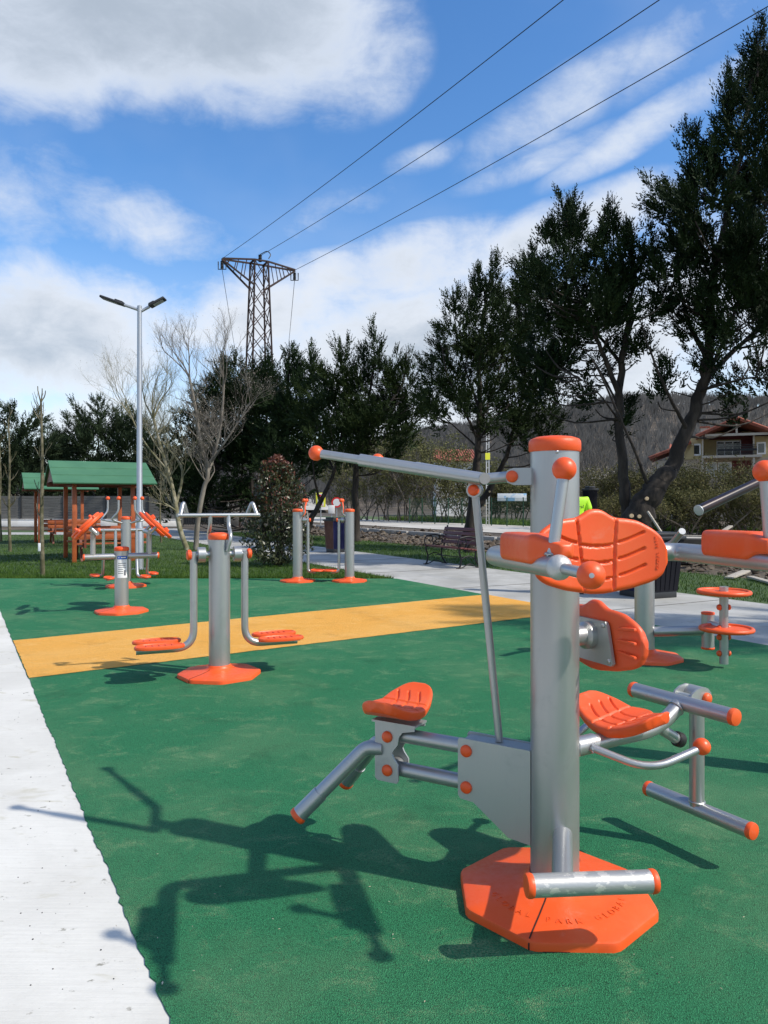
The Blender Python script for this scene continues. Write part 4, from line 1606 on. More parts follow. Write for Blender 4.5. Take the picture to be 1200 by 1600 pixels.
for i, (bp, Y, lobes) in enumerate([
        (22, 52, [(20, 650, 10, 14), (38, 660, 14, 16), (22, 680, 24, 24), (45, 705, 30, 30), (20, 730, 32, 34), (50, 760, 34, 34)]),
        (80, 58, [(84, 690, 10, 12), (76, 715, 20, 22), (92, 740, 24, 26), (80, 770, 30, 26)]),
        (152, 55, [(160, 645, 10, 10), (138, 660, 22, 14), (176, 662, 26, 18), (120, 682, 18, 14), (150, 695, 40, 24), (195, 690, 26, 28), (130, 725, 34, 26), (180, 730, 34, 30), (150, 765, 46, 34)]),
        (225, 58, [(226, 668, 16, 18), (240, 700, 22, 28), (215, 720, 26, 30), (245, 745, 26, 34), (220, 770, 30, 28)]),
        (-40, 50, [(-36, 660, 14, 22), (-20, 690, 24, 30), (-40, 730, 40, 40)])]):
    conifer('conifer_tree', ['dark bushy conifer beyond the fence at the left edge', 'small grey green conifer in the gap beyond the fence', 'wide flat topped conifer behind the green roofed shelters', 'conifer beyond the fence behind the lamp post', 'conifer beyond the fence, just past the left edge'][i], bp, Y,
            [([(bp, 785 + 1696.5 / Y), (bp, 740), (bp + 2, 690)], .2, .05)], lobes, dens=3.6, fr=8, flen=.85, m=M['cyp3'], group=FARC, seed=40 + i, twigs=.15)


# ---- bare trees -------------------------------------------------------
def grow(mb_, r_, p, d_, L, r, depth, tips, spread=.5, upk=.12, shrink=.74, seg=5, kids=(2, 3)):
    n = 4
    pts, q, dd = [p], p.copy(), d_.copy()
    for i in range(n):
        dd = (dd + Vector((r_.gauss(0, .10), r_.gauss(0, .10), r_.gauss(0, .05) + upk * .25))).normalized()
        q = q + dd * (L / n)
        pts.append(q.copy())
    mb_.tube(pts, [r * (1 - .42 * i / n) for i in range(n + 1)], seg if r > .02 else 3, False)
    if depth == 0:
        tips.append((pts[-1], dd))
        return
    k = r_.randint(*kids)
    for i in range(k):
        base = pts[-1] if i == 0 else pts[r_.randint(1, n)]
        nd = (dd + Vector((r_.gauss(0, spread), r_.gauss(0, spread), r_.gauss(0, spread * .6) + upk))).normalized()
        grow(mb_, r_, base, nd, L * shrink * r_.uniform(.75, 1.2), r * (.62 if i == 0 else .48), depth - 1, tips, spread, upk, shrink, seg, kids)


def bare_tree(name, label, base_px, Y, stems, seed, depth=4, L=1.0, m=None, group=None, leaf=None, nleaf=0, upk=.14, spread=.42, rr=.5, lsize=.03, kids=(2, 3), cat='tree'):
    r_ = random.Random(seed)
    root = thing(name, label, cat, G(base_px, Y), group)
    tm, tips = MB(), []
    for st, r0, r1 in stems:
        pl = smooth_line(stem_points(st, Y))
        n = len(pl)
        rs = [r0 + (r1 - r0) * i / (n - 1) for i in range(n)]
        if pl[0].z < .3:
            pl[0].z = -.1
        tm.tube(pl, rs, 8)
        top_d = (pl[-1] - pl[-2]).normalized()
        for k in range(3):
            grow(tm, r_, pl[-1], (top_d + Vector((r_.gauss(0, .35), r_.gauss(0, .35), .1))).normalized(), L, r1 * .8, depth, tips, spread, upk, kids=kids)
        for k in range(int(n * rr)):
            j = r_.randint(n // 3, n - 1)
            grow(tm, r_, pl[j], Vector((r_.gauss(0, .7), r_.gauss(0, .7), .7)).normalized(), L * .75, rs[j] * .45, max(depth - 1, 1), tips, spread, upk, kids=kids)
    tm.build('trunk', m or M['bark_grey'], root, root.location, sharp=80)
    if leaf and nleaf:
        g = np.random.default_rng(seed)
        T = np.array([tuple(t[0]) for t in tips])
        ii = g.integers(0, len(T), nleaf)
        C = T[ii] + g.normal(0, .12, (nleaf, 3))
        leaf_cards('crown', C, lsize, leaf, root, g)
    return root, tips


def leaf_cards(name, C, size, m, root, g, updir=None, aspect=.5):
    n = len(C)
    d_ = g.normal(size=(n, 3)) + (np.array(updir) if updir is not None else 0)
    d_ = d_ / np.linalg.norm(d_, axis=1)[:, None]
    s_ = np.cross(d_, g.normal(size=(n, 3)))
    s_ = s_ / np.linalg.norm(s_, axis=1)[:, None]
    L = (size * g.uniform(.6, 1.3, n))[:, None]
    a, b_, c, e = C, C + d_ * L * .5 + s_ * L * aspect * .5, C + d_ * L, C + d_ * L * .5 - s_ * L * aspect * .5
    Vv = np.stack([a, b_, c, e], 1).reshape(-1, 3)
    return np_mesh(name, Vv, np.arange(4 * n).reshape(-1, 4), m, root, root.location)


M['blossom'] = foliage('pale_buds', (.42, .36, .28), (.62, .58, .50), 6, .2)
M['olive'] = foliage('olive_leaf', (.075, .080, .028), (.17, .165, .070), 1.2, .2)
M['brushleaf'] = foliage('brush_leaf', (.055, .060, .020), (.14, .125, .050), .9, .2)
BARE = 'bare garden trees by the lawn'
bare_tree('bare_tree', 'bare pale tree leaning left with a curved mossy stem behind the lawn', 293, 22.8,
          [([(293, 860), (281, 826), (273, 780), (263, 737), (250, 695), (240, 655)], .085, .04), ([(275, 790), (285, 735, .3), (262, 700, .5)], .05, .025), ([(262, 735), (225, 690, -.2), (205, 650, -.2)], .035, .02)],
          31, 5, .78, M['bark_moss'], BARE, M['blossom'], 1500, kids=(2, 4))
bare_tree('bare_tree', 'bare pale tree with a forked upright stem in front of the dark cypress', 306, 22.8,
          [([(306, 860), (309, 815), (318, 765), (325, 737), (313, 690), (306, 640), (296, 590)], .085, .035), ([(325, 737), (336, 705, .2), (346, 655, .2), (350, 600, .2)], .06, .03), ([(330, 722), (352, 690, -.3), (372, 660, -.3)], .04, .02)],
          33, 5, .70, M['bark_grey'], BARE, M['blossom'], 2600, kids=(2, 4))
YG = 'newly planted saplings on the lawn'
for i, (px, py, Y, topy, r0) in enumerate([(67, 902, 14.75, 628, .048), (16, 862, 22.0, 655, .05), (252, 848, 27.0, 705, .04), (2, 845, 27.5, 690, .04)]):
    rt, tp = bare_tree('sapling', ['staked bare sapling with a white tag beside the nearest shelter', 'bare mossy sapling second from the left edge', 'thin bare sapling behind the lamp post and walker', 'thin bare sapling at the very left edge'][i], px, Y,
                       [([(px, py), (px - 2, (py * 2 + topy) / 3), (px - 1, (py + topy * 2) / 3), (px - 3, topy)], r0, .02)], 50 + i, 0, .32, M['bark_sap'], YG, upk=.5, spread=.22, rr=.9)
    if i == 0:
        MB().box(P(61.5, 855, Y - .055), (.05, .012, .16), bev=.004).build('tag', mat('white_tag', (.8, .8, .8), .5), rt, rt.location)

# ---- photinia ------------------------------------------------------------
g = np.random.default_rng(8)
root = thing('photinia_shrub', 'tall glossy evergreen shrub with red tips beside the post pair', 'shrub', G(433, 17))
tm = MB()
r_ = random.Random(8)
for k in range(14):
    a = r_.uniform(0, 6.28)
    tp = root.location + V3(math.cos(a) * r_.uniform(.1, .5), math.sin(a) * r_.uniform(.1, .5), r_.uniform(1.2, 2.3))
    tm.tube(smooth_line([root.location + V3(r_.gauss(0, .05), r_.gauss(0, .05), -.02), root.location.lerp(tp, .5) + V3(math.cos(a) * .12, math.sin(a) * .12, 0), tp], 3), [.022 - .002 * i for i in range(7)], 5)
tm.build('stem', M['bark'], root, root.location)


def shrub_pts(n, lo, hi):
    z = g.uniform(lo, hi, n)
    prof = np.interp(z, [.05, .35, .9, 1.5, 2.0, 2.35, 2.5], [.34, .66, .70, .58, .40, .24, .06])
    a = g.uniform(0, 2 * np.pi, n)
    lump = 1 + .22 * np.sin(a * 3 + z * 4) + .15 * np.sin(a * 5 - z * 7)
    rr = prof * lump * g.uniform(.25, 1, n) ** .5
    return np.stack([root.location.x + np.cos(a) * rr, root.location.y + np.sin(a) * rr, z], 1)


leaf_cards('crown', shrub_pts(7600, .08, 2.3), .095, foliage('photinia_leaf', (.022, .034, .012), (.075, .080, .034), 5, .1, .38, .5), root, g, (0, 0, .6), .42)
leaf_cards('red_leaves', shrub_pts(1700, 1.2, 2.5), .085, foliage('photinia_red', (.095, .026, .016), (.17, .065, .035), 5, .15, .4, .5), root, g, (0, 0, 1.0), .4)

# ---- thickets ---------------------------------------------------------------
THK = 'tangled bushes of the thicket across the road'
r_ = random.Random(77)
M['twig'] = mat('twig_bark', (.10, .08, .06), .95, col2=(.22, .19, .15), scale=2)


def bush(px, Y, hw, h, seed, label, group, lm, nl, depth=3, nst=9, twig=None, name='bush', lsize=.10, kids=(2, 3)):
    st = []
    q = random.Random(seed)
    base = 785 + 1696.5 / Y
    k = F / Y
    for i in range(nst):
        x0 = q.uniform(-.35, .35) * hw
        x1 = x0 + q.gauss(0, .35) * hw
        hh = h * q.uniform(.35, .62)
        st.append(([(px + x0 * k, base, q.uniform(-.4, .4) * hw), (px + (x0 * .6 + x1 * .4) * k, base - hh * k * .5, q.uniform(-.5, .5) * hw), (px + x1 * k, base - hh * k, q.uniform(-.7, .7) * hw)], .05, .025))
    return bare_tree(name, label, px, Y, st, seed, depth, h * .22, twig or M['twig'], group, lm, nl, .12, .55, .5, lsize, kids, 'bush')


for i, (px, Y, hw, h) in enumerate([(905, 40, 1.9, 3.0), (960, 39, 1.9, 2.9), (1015, 38, 2.0, 3.2), (1068, 37, 2.0, 3.3), (1120, 36.5, 2.0, 3.1), (1172, 36, 2.0, 3.0), (1225, 36, 2.0, 3.2), (1275, 36, 2.0, 3.2), (1095, 33, 1.8, 1.9), (1150, 32.5, 1.8, 2.0), (1205, 32, 1.8, 1.9), (1040, 34, 1.8, 1.9), (985, 35, 1.6, 1.8)]):
    bush(px, Y, hw, h, 100 + i, 'tangled olive brown bush in the thicket below the villa', THK, M['brushleaf'], 6000, lsize=.11)
bush(935, 44, 2.0, 3.6, 131, 'bush with white blossom showing between the nearest post and the trunks', None, M['blossom'], 1500, lsize=.09)
for i, (px, Y, hw, h) in enumerate([(925, 52, 3.0, 6.2), (880, 55, 3, 5.5), (975, 58, 3, 6.5)]):
    bush(px, Y, hw, h, 140 + i, 'tall bare grey brush standing behind the thicket', 'tall bare brush behind the thicket', None, 0, 4, 7, name='bare_brush')
for i, (px, Y, hw, h) in enumerate([(588, 60, 2.6, 5.0), (625, 58, 2.8, 6.6), (660, 57, 2.6, 6.0), (700, 55, 2.6, 5.0), (735, 54, 2.4, 4.2), (775, 56, 2.2, 3.6), (560, 62, 2.6, 5.0), (815, 54, 2.2, 3.2), (855, 52, 2.2, 3.4)]):
    bush(px, Y, hw, h, 160 + i, 'pale olive willow like bush behind the dusty road', 'bushes lining the far side of the dusty road', M['olive'], 5200, 3, 8, lsize=.17)

# ---- wooded ridge --------------------------------------------------------------
g = np.random.default_rng(3)
n = 7200
px = g.uniform(-150, 1350, n)
tY = 108 + 250 * g.random(n) ** .8
Xh = (px - CX) / F * tY
Zh = np.array([hill_z(x, y) for x, y in zip(Xh, tY)])
hgt = g.uniform(4, 7, n)
Vl = []
for k in range(9):
    lean = g.normal(0, .20, (n, 2)) * hgt[:, None]
    b0 = np.stack([Xh, tY, Zh + hgt * .1 * (k % 3)], 1)
    tp = np.stack([Xh + lean[:, 0], tY + lean[:, 1] * .5, Zh + hgt * g.uniform(.65, 1.0, n)], 1)
    wv = np.stack([hgt * .026 * g.uniform(.5, 1.2, n), np.zeros(n), np.zeros(n)], 1)
    mid = b0 * .35 + tp * .65
    Vl.append(np.stack([b0, mid + wv, tp, mid - wv], 1))
Vv = np.stack(Vl, 1).reshape(-1, 3)
fo = np_mesh('forest', Vv, np.arange(len(Vv)).reshape(-1, 4), foliage('winter_forest', (.082, .080, .076), (.145, .140, .132), .02, .1, .9))
tag(fo, 'bare grey brown winter forest covering the ridge', 'forest', kind='stuff')
# ================================================================== background structures
M['iron'] = mat('cast_iron', (.012, .012, .014), .45, .4)
M['slat'] = mat('bench_slat', (.095, .022, .020), .45, col2=(.15, .045, .035), scale=6, stretch=(.4, 8, 8))
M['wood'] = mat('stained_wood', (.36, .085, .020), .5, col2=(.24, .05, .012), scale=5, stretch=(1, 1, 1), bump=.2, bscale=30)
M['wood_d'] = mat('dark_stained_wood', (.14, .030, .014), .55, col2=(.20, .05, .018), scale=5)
M['roof_g'] = mat('green_roof_sheet', (.050, .150, .075), .55, col2=(.065, .18, .09), scale=1.5, bump=.15, bscale=20)
M['board'] = mat('grey_board', (.085, .085, .080), .85, col2=(.13, .13, .12), scale=3, stretch=(.3, 1, 6))
M['wwall'] = mat('white_wall', (.78, .77, .74), .9, col2=(.66, .64, .60), scale=1.2)
M['rust'] = mat('rusty_steel', (.026, .015, .013), .85, col2=(.05, .026, .02), scale=2)
M['wire'] = mat('wire', (.012, .012, .012), .6)
M['dark'] = mat('dark_paint', (.02, .021, .023), .5)

# ---- bench ----------------------------------------------------------------
bn = thing('park_bench', 'dark red slatted bench with scrolled black iron ends at the path edge', 'bench')
sl = MB()
for i in range(5):
    sl.box((0, -.24 + i * .095, .445 - .012 * i), (1.5, .078, .032), bev=.006)
sl.build('seat', M['slat'], bn)
sl = MB()
for i in range(4):
    sl.box((0, .20 + i * .032, .53 + i * .098), (1.5, .028, .082), Matrix.Rotation(-.3, 3, 'X'), bev=.006)
sl.build('backrest', M['slat'], bn)
for sx in (-.68, .68):
    fr = MB()

    def arc(pts, r=.016):
        fr.tube(smooth_line([V3(sx, y, z) for y, z in pts], 6), r, 8)
    arc([(-.30, .0), (-.25, .05), (-.22, .2), (-.27, .36), (-.22, .43), (.18, .40), (.25, .55), (.33, .90)], .02)
    arc([(.30, .0), (.24, .06), (.16, .2), (.17, .40)], .02)
    arc([(-.22, .2), (-.03, .27), (.16, .2)], .012)
    arc([(-.34, .012), (-.2, .02), (0, .09), (.2, .02), (.34, .012)], .012)
    arc([(-.26, .42), (-.31, .54), (-.25, .66), (-.12, .655), (-.09, .57), (-.16, .53), (-.19, .58)], .014)
    arc([(-.25, .66), (-.05, .69), (.15, .655), (.26, .64)], .018)
    arc([(-.1, .44), (-.02, .54), (.08, .60), (.18, .58), (.17, .48), (.09, .46)], .011)
    fr.build('end_frame', M['iron'], bn, sharp=60)
MB().tube([V3(-.68, 0, .22), V3(.68, 0, .22)], .01, 8).build('tie_bar', M['iron'], bn)
bc_ = (ray_ground(668, 882) + ray_ground(738, 890)) / 2
bn.location = (bc_.x + .08, bc_.y + .12, .012)
bn.rotation_euler = (0, 0, R(-61.3))

# ---- bins --------------------------------------------------------------------


def litter_bin(label, loc, rz, c1, c2, h=.95, wd=.52):
    o = thing('litter_bin', label, 'litter bin', (0, 0, 0), 'square litter bins along the path')
    k = .82
    pl = MB().box((0, 0, .05), (wd * .8, wd * .8, .1), bev=.01)
    pl.build('plinth', M['dark'], o)
    for i, (nx_, ny_, m) in enumerate(((0, -1, c1), (1, 0, c2), (0, 1, c1), (-1, 0, c2))):
        n_ = V3(nx_, ny_, 0)
        t_ = V3(-ny_, nx_, 0)
        s_ = MB()
        for j in range(1):
            a0, a1 = -wd / 2 * k, wd / 2 * k
            q = [n_ * wd / 2 * k + t_ * a0 + up * .10, n_ * wd / 2 * k + t_ * a1 + up * .10, n_ * wd / 2 + t_ * (wd / 2 - .004) + up * (h - .10), n_ * wd / 2 - t_ * (wd / 2 - .004) + up * (h - .10)]
            qi = [p - n_ * .02 for p in q]
            s_.add(q + qi, [(0, 1, 2, 3), (7, 6, 5, 4), (0, 4, 5, 1), (1, 5, 6, 2), (2, 6, 7, 3), (3, 7, 4, 0)])
        for j in range(1, 7):
            f_ = j / 7
            zz0, zz1 = .10, h - .10
            s_.bar(n_ * (wd / 2 * k + .004) + t_ * (-wd / 2 * k + wd * k * f_) + up * .12, n_ * (wd / 2 + .004) + t_ * (-wd / 2 + wd * f_) + up * (h - .12), .004, .0095, n_)
        s_.build('side_panel', m, o)
    tp = MB().box((0, 0, h - .075), (wd + .05, wd + .05, .05), bev=.012)
    tp.build('rim', M['dark'], o)
    ld = MB().box((0, 0, h - .02), (wd - .06, wd - .06, .06), bev=.02)
    ld.build('lid', M['dark'], o)
    o.location, o.rotation_euler = loc, (0, 0, rz)
    return o


brn = mat('bin_brown', (.10, .035, .025), .5, col2=(.14, .06, .04), scale=6)
nav = mat('bin_navy', (.008, .009, .055), .5, spec=.3)
blk = mat('bin_black', (.006, .006, .010), .6, spec=.2)
litter_bin('brown and navy litter bin on the path behind the post pair', (G(524, 21.7).x, 21.7, .01), R(38), nav, brn, 1.0, .48)
litter_bin('dark litter bin on the path behind the big orange backrest', (G(1012, 11.5).x, 11.5, .01), R(24), blk, nav, .98, .74)
litter_bin('black litter bin with a dark lid just beside the person in the bright vest', (G(922, 19).x, 19, .01), R(20), blk, blk, 1.84, .26)

# ---- picnic shelters ---------------------------------------------------------


def shelter():
    o = thing('picnic_shelter', 'nearest green roofed timber shelter in front of the other one', 'shelter', (0, 0, 0), 'green roofed picnic shelters on the lawn')
    # local x along the ridge, y away; origin at front left post
    Lx, Ly, ze, zr = 1.35, 1.9, 1.96, 2.46
    for x in (0, Lx):
        for y in (0, Ly):
            MB().box((x, y, ze / 2), (.10, .10, ze), bev=.006).build('post', M['wood'], o)
    b_ = MB()
    for y in (0, Ly):
        b_.bar((-.45, y, ze - .05), (Lx + .45, y, ze - .05), .07, .12)
    for x in (0, Lx):
        b_.bar((x, .05, ze - .05), (x, Ly - .05, ze - .05), .07, .12)
    for x in (-.4, 0, Lx / 2, Lx, Lx + .4):
        b_.bar((x, -.35, ze - .06), (x, Ly / 2, zr - .05), .05, .08)
        b_.bar((x, Ly + .35, ze - .06), (x, Ly / 2, zr - .05), .05, .08)
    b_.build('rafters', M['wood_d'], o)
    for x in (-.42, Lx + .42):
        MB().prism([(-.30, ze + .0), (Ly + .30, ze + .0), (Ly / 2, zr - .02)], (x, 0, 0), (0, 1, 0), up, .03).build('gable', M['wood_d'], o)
    for sgn in (-1, 1):
        r_ = MB()
        y0 = Ly / 2 + sgn * (Ly / 2 + .42)
        pa, pb = V3(Lx / 2, y0, ze - .06), V3(Lx / 2, Ly / 2, zr + .015)
        nrm_ = (pb - pa).cross(V3(1, 0, 0)).normalized()
        r_.bar(pa, pb, Lx + 1.0, .03, nrm_ if nrm_.z > 0 else -nrm_)
        for k in range(2):
            p_ = pa.lerp(pb, (k + 1) / 3)
            r_.bar(p_ - V3(Lx / 2 + .5, 0, -.018), p_ + V3(Lx / 2 + .5, 0, .018), .02, .008)
        r_.build('roof', M['roof_g'], o)
    return o


th_v = math.atan2(W2.y, W2.x)
s1 = shelter()
s2 = copy_tree(s1)
s2['label'] = 'farther green roofed timber shelter, half hidden behind the nearer one'
s1.location, s1.rotation_euler = (G(116, 17.9).x, 17.9, 0), (0, 0, th_v)
s2.location, s2.rotation_euler = (G(62, 25.5).x, 25.5, 0), (0, 0, th_v)


def picnic_table():
    o = thing('picnic_table', 'orange brown picnic table with fixed benches inside the nearest shelter', 'picnic table', (0, 0, 0), 'picnic tables in the shelters')
    b_ = MB()
    for i in range(5):
        b_.box((0, -.30 + .15 * i, .75), (1.7, .13, .04), bev=.006)
    b_.build('table_top', M['wood'], o)
    for sg in (-1, 1):
        b_ = MB()
        for i in range(2):
            b_.box((0, sg * (.62 + .14 * i), .45), (1.7, .12, .04), bev=.006)
        b_.build('seat', M['wood'], o)
        b_ = MB()
        for i in range(2):
            b_.box((0, sg * .84, .62 + .15 * i), (1.7, .035, .12), bev=.006)
        b_.build('backrest', M['wood'], o)
    for sx in (-.65, .65):
        b_ = MB()
        b_.bar((sx, -.80, .41), (sx, .80, .41), .06, .08)
        b_.bar((sx, -.55, .0), (sx, -.2, .73), .06, .09)
        b_.bar((sx, .55, .0), (sx, .2, .73), .06, .09)
        b_.bar((sx + .04, -.84, .35), (sx + .04, -.84, .85), .05, .05, (1, 0, 0))
        b_.bar((sx + .04, .84, .35), (sx + .04, .84, .85), .05, .05, (1, 0, 0))
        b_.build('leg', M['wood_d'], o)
    return o


t1 = picnic_table()
t2 = copy_tree(t1)
t2['label'] = 'orange brown picnic table with fixed benches inside the farther shelter'
for t_, s_ in ((t1, s1), (t2, s2)):
    off = Matrix.Rotation(th_v, 3, 'Z') @ V3(.85 if t_ is t1 else 1.1, .80, 0)
    t_.location = Vector(s_.location) + off
    t_.rotation_euler = (0, 0, th_v)

# ---- lamp post ------------------------------------------------------------------
lp = thing('street_lamp', 'tall grey street lamp with two upswept black heads behind the lawn', 'street lamp', G(218, 16.2))
x0, y0 = lp.location.x, lp.location.y
ztop = P(0, 478, 16.2).z
MB().lathe([(.085, 0), (.085, .9), (.065, .96), (.048, ztop), (0, ztop + .02)], (x0, y0, 0), seg=20).build('pole', M['galv'], lp, lp.location)
MB().box((x0, y0, .012), (.32, .32, .024), bev=.004).build('base_plate', M['galv'], lp, lp.location)
for (ax_, ay_, bx_, by_, dyy) in ((216, 484, 158, 464, -.1), (219, 487, 258, 466, .1)):
    pa, pb = P(ax_, ay_, 16.2), P(bx_, by_, 16.2 + dyy)
    c = pa.lerp(pb, .38)
    ar = MB().tube([pa, c], .032, 12).build('arm', M['galv'], lp, lp.location)
    h_ = MB()
    dd = (pb - c).normalized()
    n_ = V3(0, 1, 0)
    u_ = dd.cross(n_)
    u_ = u_ if u_.z > 0 else -u_
    Mx_ = Matrix((dd, n_, u_)).transposed()
    h_.box(c.lerp(pb, .5), ((pb - c).length, .24, .055), Mx_, .02)
    h_.box(c.lerp(pb, .22) + u_ * .035, ((pb - c).length * .35, .17, .04), Mx_, .012)
    ho = h_.build('lamp_head', M['dark'], ar, lp.location)
    MB().box(c.lerp(pb, .55) - u_ * .0285, ((pb - c).length * .6, .18, .006), Mx_).build('lens', mat('lamp_lens', (.35, .36, .36), .15), ho, lp.location)

# ---- lattice pylon and its wires ----------------------------------------------------
Yp = 40.0
py_ = thing('power_pylon', 'rusty lattice power pylon with one tapered cross arm above the trees', 'pylon', G(405, Yp))
cx = py_.location.x
zt = P(0, 410, Yp).z
zc = zt
ua_, va_ = Vector((-.877, -.481, 0)) * -1, Vector((-.481, .877, 0))


def leg_p(sx, sy, z):
    hw = .37 + (zt - z) / zt * .45
    return V3(cx, Yp, z) + ua_ * sx * hw + va_ * sy * hw


tb = MB()
for sx in (-1, 1):
    for sy in (-1, 1):
        tb.bar(leg_p(sx, sy, 0), leg_p(sx, sy, zt), .085, .085)
tb.build('leg_frame', M['rust'], py_, py_.location)
tb = MB()
npn = 12
zs = [zt * (i / npn) for i in range(npn + 1)]
for i in range(npn):
    for (a, b_) in (((-1, -1), (1, -1)), ((1, -1), (1, 1)), ((1, 1), (-1, 1)), ((-1, 1), (-1, -1))):
        if i % 2:
            a, b_ = b_, a
        tb.bar(leg_p(*a, zs[i]), leg_p(*b_, zs[i + 1]), .038, .038)
        tb.bar(leg_p(*b_, zs[i] + .0), leg_p(*a, zs[i + 1]), .038, .038)
for (a, b_) in (((-1, -1), (1, -1)), ((1, -1), (1, 1)), ((1, 1), (-1, 1)), ((-1, 1), (-1, -1))):
    tb.bar(leg_p(*a, zt), leg_p(*b_, zt), .08, .08)
tb.build('bracing', M['rust'], py_, py_.location)
tipsP = []
for sx, tip in ((-1, 2.02), (1, 2.02)):
    ca = MB()
    tp = V3(cx, Yp, zt - .12) + ua_ * sx * tip
    for sy in (-1, 1):
        tpy = tp + va_ * sy * .08
        ca.bar(leg_p(sx, sy, zt), tpy, .08, .08)
        ca.bar(leg_p(sx, sy, zt - 1.35), tpy - up * .06, .08, .08)
        for k in range(1, 4):
            f0, f1 = k / 4, (k - .5) / 4
            ca.bar(leg_p(sx, sy, zt).lerp(tpy, f0), leg_p(sx, sy, zt - 1.35).lerp(tpy, f0 + .08), .04, .04)
    cao = ca.build('cross_arm', M['rust'], py_, py_.location)
    ins = MB()
    for k in range(6):
        ins.lathe([(.03, 0), (.09, .02), (.09, .05), (.03, .07)], tp - up * (.12 + .075 * k), (0, 0, -1), 12)
    ins.tube([tp + V3(-.2, 0, -.15), tp + V3(-.2, 0, -.55), tp + V3(.2, 0, -.55), tp + V3(.2, 0, -.15)], .03, 8)
    ins.build('insulator', M['dark'], cao, py_.location)
    tipsP.append(tp)
ti = MB()
tpc = V3(cx + .05, Yp, zt)
for k in range(5):
    ti.lathe([(.03, 0), (.10, .02), (.10, .05), (.03, .07)], tpc + up * (.02 + .08 * k), (0, 0, 1), 12)
ti.tube(fillet([tpc + V3(.0, 0, .42), tpc + V3(.4, -.1, .6), tpc + V3(.62, -.2, .35), tpc + V3(.5, -.3, .1)], .3), .025, 8)
ti.build('insulator', M['dark'], py_, py_.location)


def wire(label, pts, r=.013, grp='wires strung from the lattice pylon'):
    o = MB().tube(pts, r, 6).build('power_line', M['wire'])
    return tag(o, label, 'power line', grp)


WL = ['uppermost overhead wire running up to the top edge, left of three', 'middle overhead wire of the three running to the top edge', 'lowest overhead wire, passing behind the tallest treetop']
for k, (start, e2) in enumerate(((tipsP[0], P(880, 0, 17.4)), (tpc + up * .35, P(1030, 0, 17.2)), (tipsP[1], P(1200, 10, 16.5)))):
    pts = []
    for i in range(60):
        t = i / 59 * 2.3
        p = start + (e2 - start) * t
        sag = -1.1 * (t * (2.3 - t)) + 1.1 * (1 * 1.3) * (t)
        p.z += sag * .5 - (1.1 * 1.3 * t * .5 if t > 1 else 1.1 * 1.3 * t * .5) + (.5 * 1.1 * 1.3 * t)
        p.z = start.z + (e2.z - start.z) * t - .55 * t * (1 - t)
        pts.append(p)
    wire(WL[k], pts)
for k, (s_, px, py) in enumerate(((tipsP[0] - up * .55, 385, 640), (tipsP[1] - up * .55, 440, 640))):
    e2 = P(px, py, 95)
    pts = [s_.lerp(e2, i / 20) - up * 2.0 * (i / 20) * (1 - i / 20) for i in range(21)]
    wire(['thin wire dropping behind the trees from the left tip of the pylon arm', 'thin wire dropping behind the trees from the right tip of the pylon arm'][k], pts, .014)

# ---- fence, wall, gate on the left --------------------------------------------------------
fx0, fx1, Yf = -32.0, P(284, 800, 45).x, 45.0
fn = thing('board_fence', 'dark grey horizontal board fence behind the lawn', 'fence', (fx0, Yf, 0))
b_ = MB()
for k in range(9):
    b_.box(((fx0 + fx1) / 2, Yf, .52 + k * .155), (fx1 - fx0, .03, .145))
b_.build('board_panel', M['board'], fn, fn.location)
k = fx0
while k <= fx1:
    MB().box((k, Yf - .045, .96), (.08, .06, 1.76)).build('post', M['dark'], fn, fn.location)
    k += 2.55
wl = MB().box(((fx0 + fx1) / 2, Yf, .21), (fx1 - fx0, .25, .42), bev=.015)
wl.box(((fx0 + fx1) / 2, Yf, .436), (fx1 - fx0 + .02, .30, .03), bev=.006)
tag(wl.build('low_wall', M['wwall']), 'low white plinth wall under the grey board fence', 'wall')
mbx = MB().box(P(265, 774, 44.9), (.34, .12, .34), bev=.01)
tag(mbx.build('meter_box', M['wwall']), 'small white meter box fixed to the grey board fence', 'box')
gt = thing('iron_gate', 'dark iron gate with an arched top beside the board fence', 'gate', (P(318, 800, 45).x, Yf, 0))
gx0, gx1 = P(287, 800, 45).x, P(350, 800, 45).x
b_ = MB()
n = 17
for i in range(n + 1):
    x = gx0 + (gx1 - gx0) * i / n
    t = i / n
    z = 1.75 + .55 * math.sin(math.pi * t)
    b_.bar((x, Yf, .08), (x, Yf, z), .035, .035)
    b_.lathe([(.03, 0), (.035, .04), (0, .16)], (x, Yf, z), seg=6)
b_.build('bars', M['dark'], gt, gt.location)
b_ = MB()
b_.tube([V3(gx0 + (gx1 - gx0) * i / 20, Yf - .03, 1.65 + .55 * math.sin(math.pi * i / 20)) for i in range(21)], .03, 8)
b_.tube([V3(gx0 + (gx1 - gx0) * i / 20, Yf - .03, 1.40 + .55 * math.sin(math.pi * i / 20)) for i in range(21)], .03, 8)
b_.bar((gx0, Yf - .03, .2), (gx1, Yf - .03, .2), .05, .05)
b_.box(((gx0 + gx1) / 2, Yf + .02, .75), (gx1 - gx0, .01, 1.25))
b_.build('gate_frame', M['dark'], gt, gt.location)
for x in (gx0 - .15, gx1 + .15):
    MB().box((x, Yf, 1.0), (.26, .26, 2.0), bev=.02).build('gate_post', M['board'], gt, gt.location)
hw_ = MB().box((P(420, 800, 47).x, 47, .45), (P(480, 800, 47).x - P(358, 800, 47).x, .2, .9), bev=.02)
tag(hw_.build('low_wall', mat('old_wall', (.28, .26, .23), .9, col2=(.18, .17, .15), scale=1.5)), 'old grey garden wall right of the iron gate, behind the shrub', 'wall')

# ---- road signs ---------------------------------------------------------------
YEL = mat('sign_yellow', (.80, .78, .05), .4)
RED = mat('sign_red', (.65, .02, .02), .4)
WHT = mat('sign_white', (.75, .75, .74), .4)


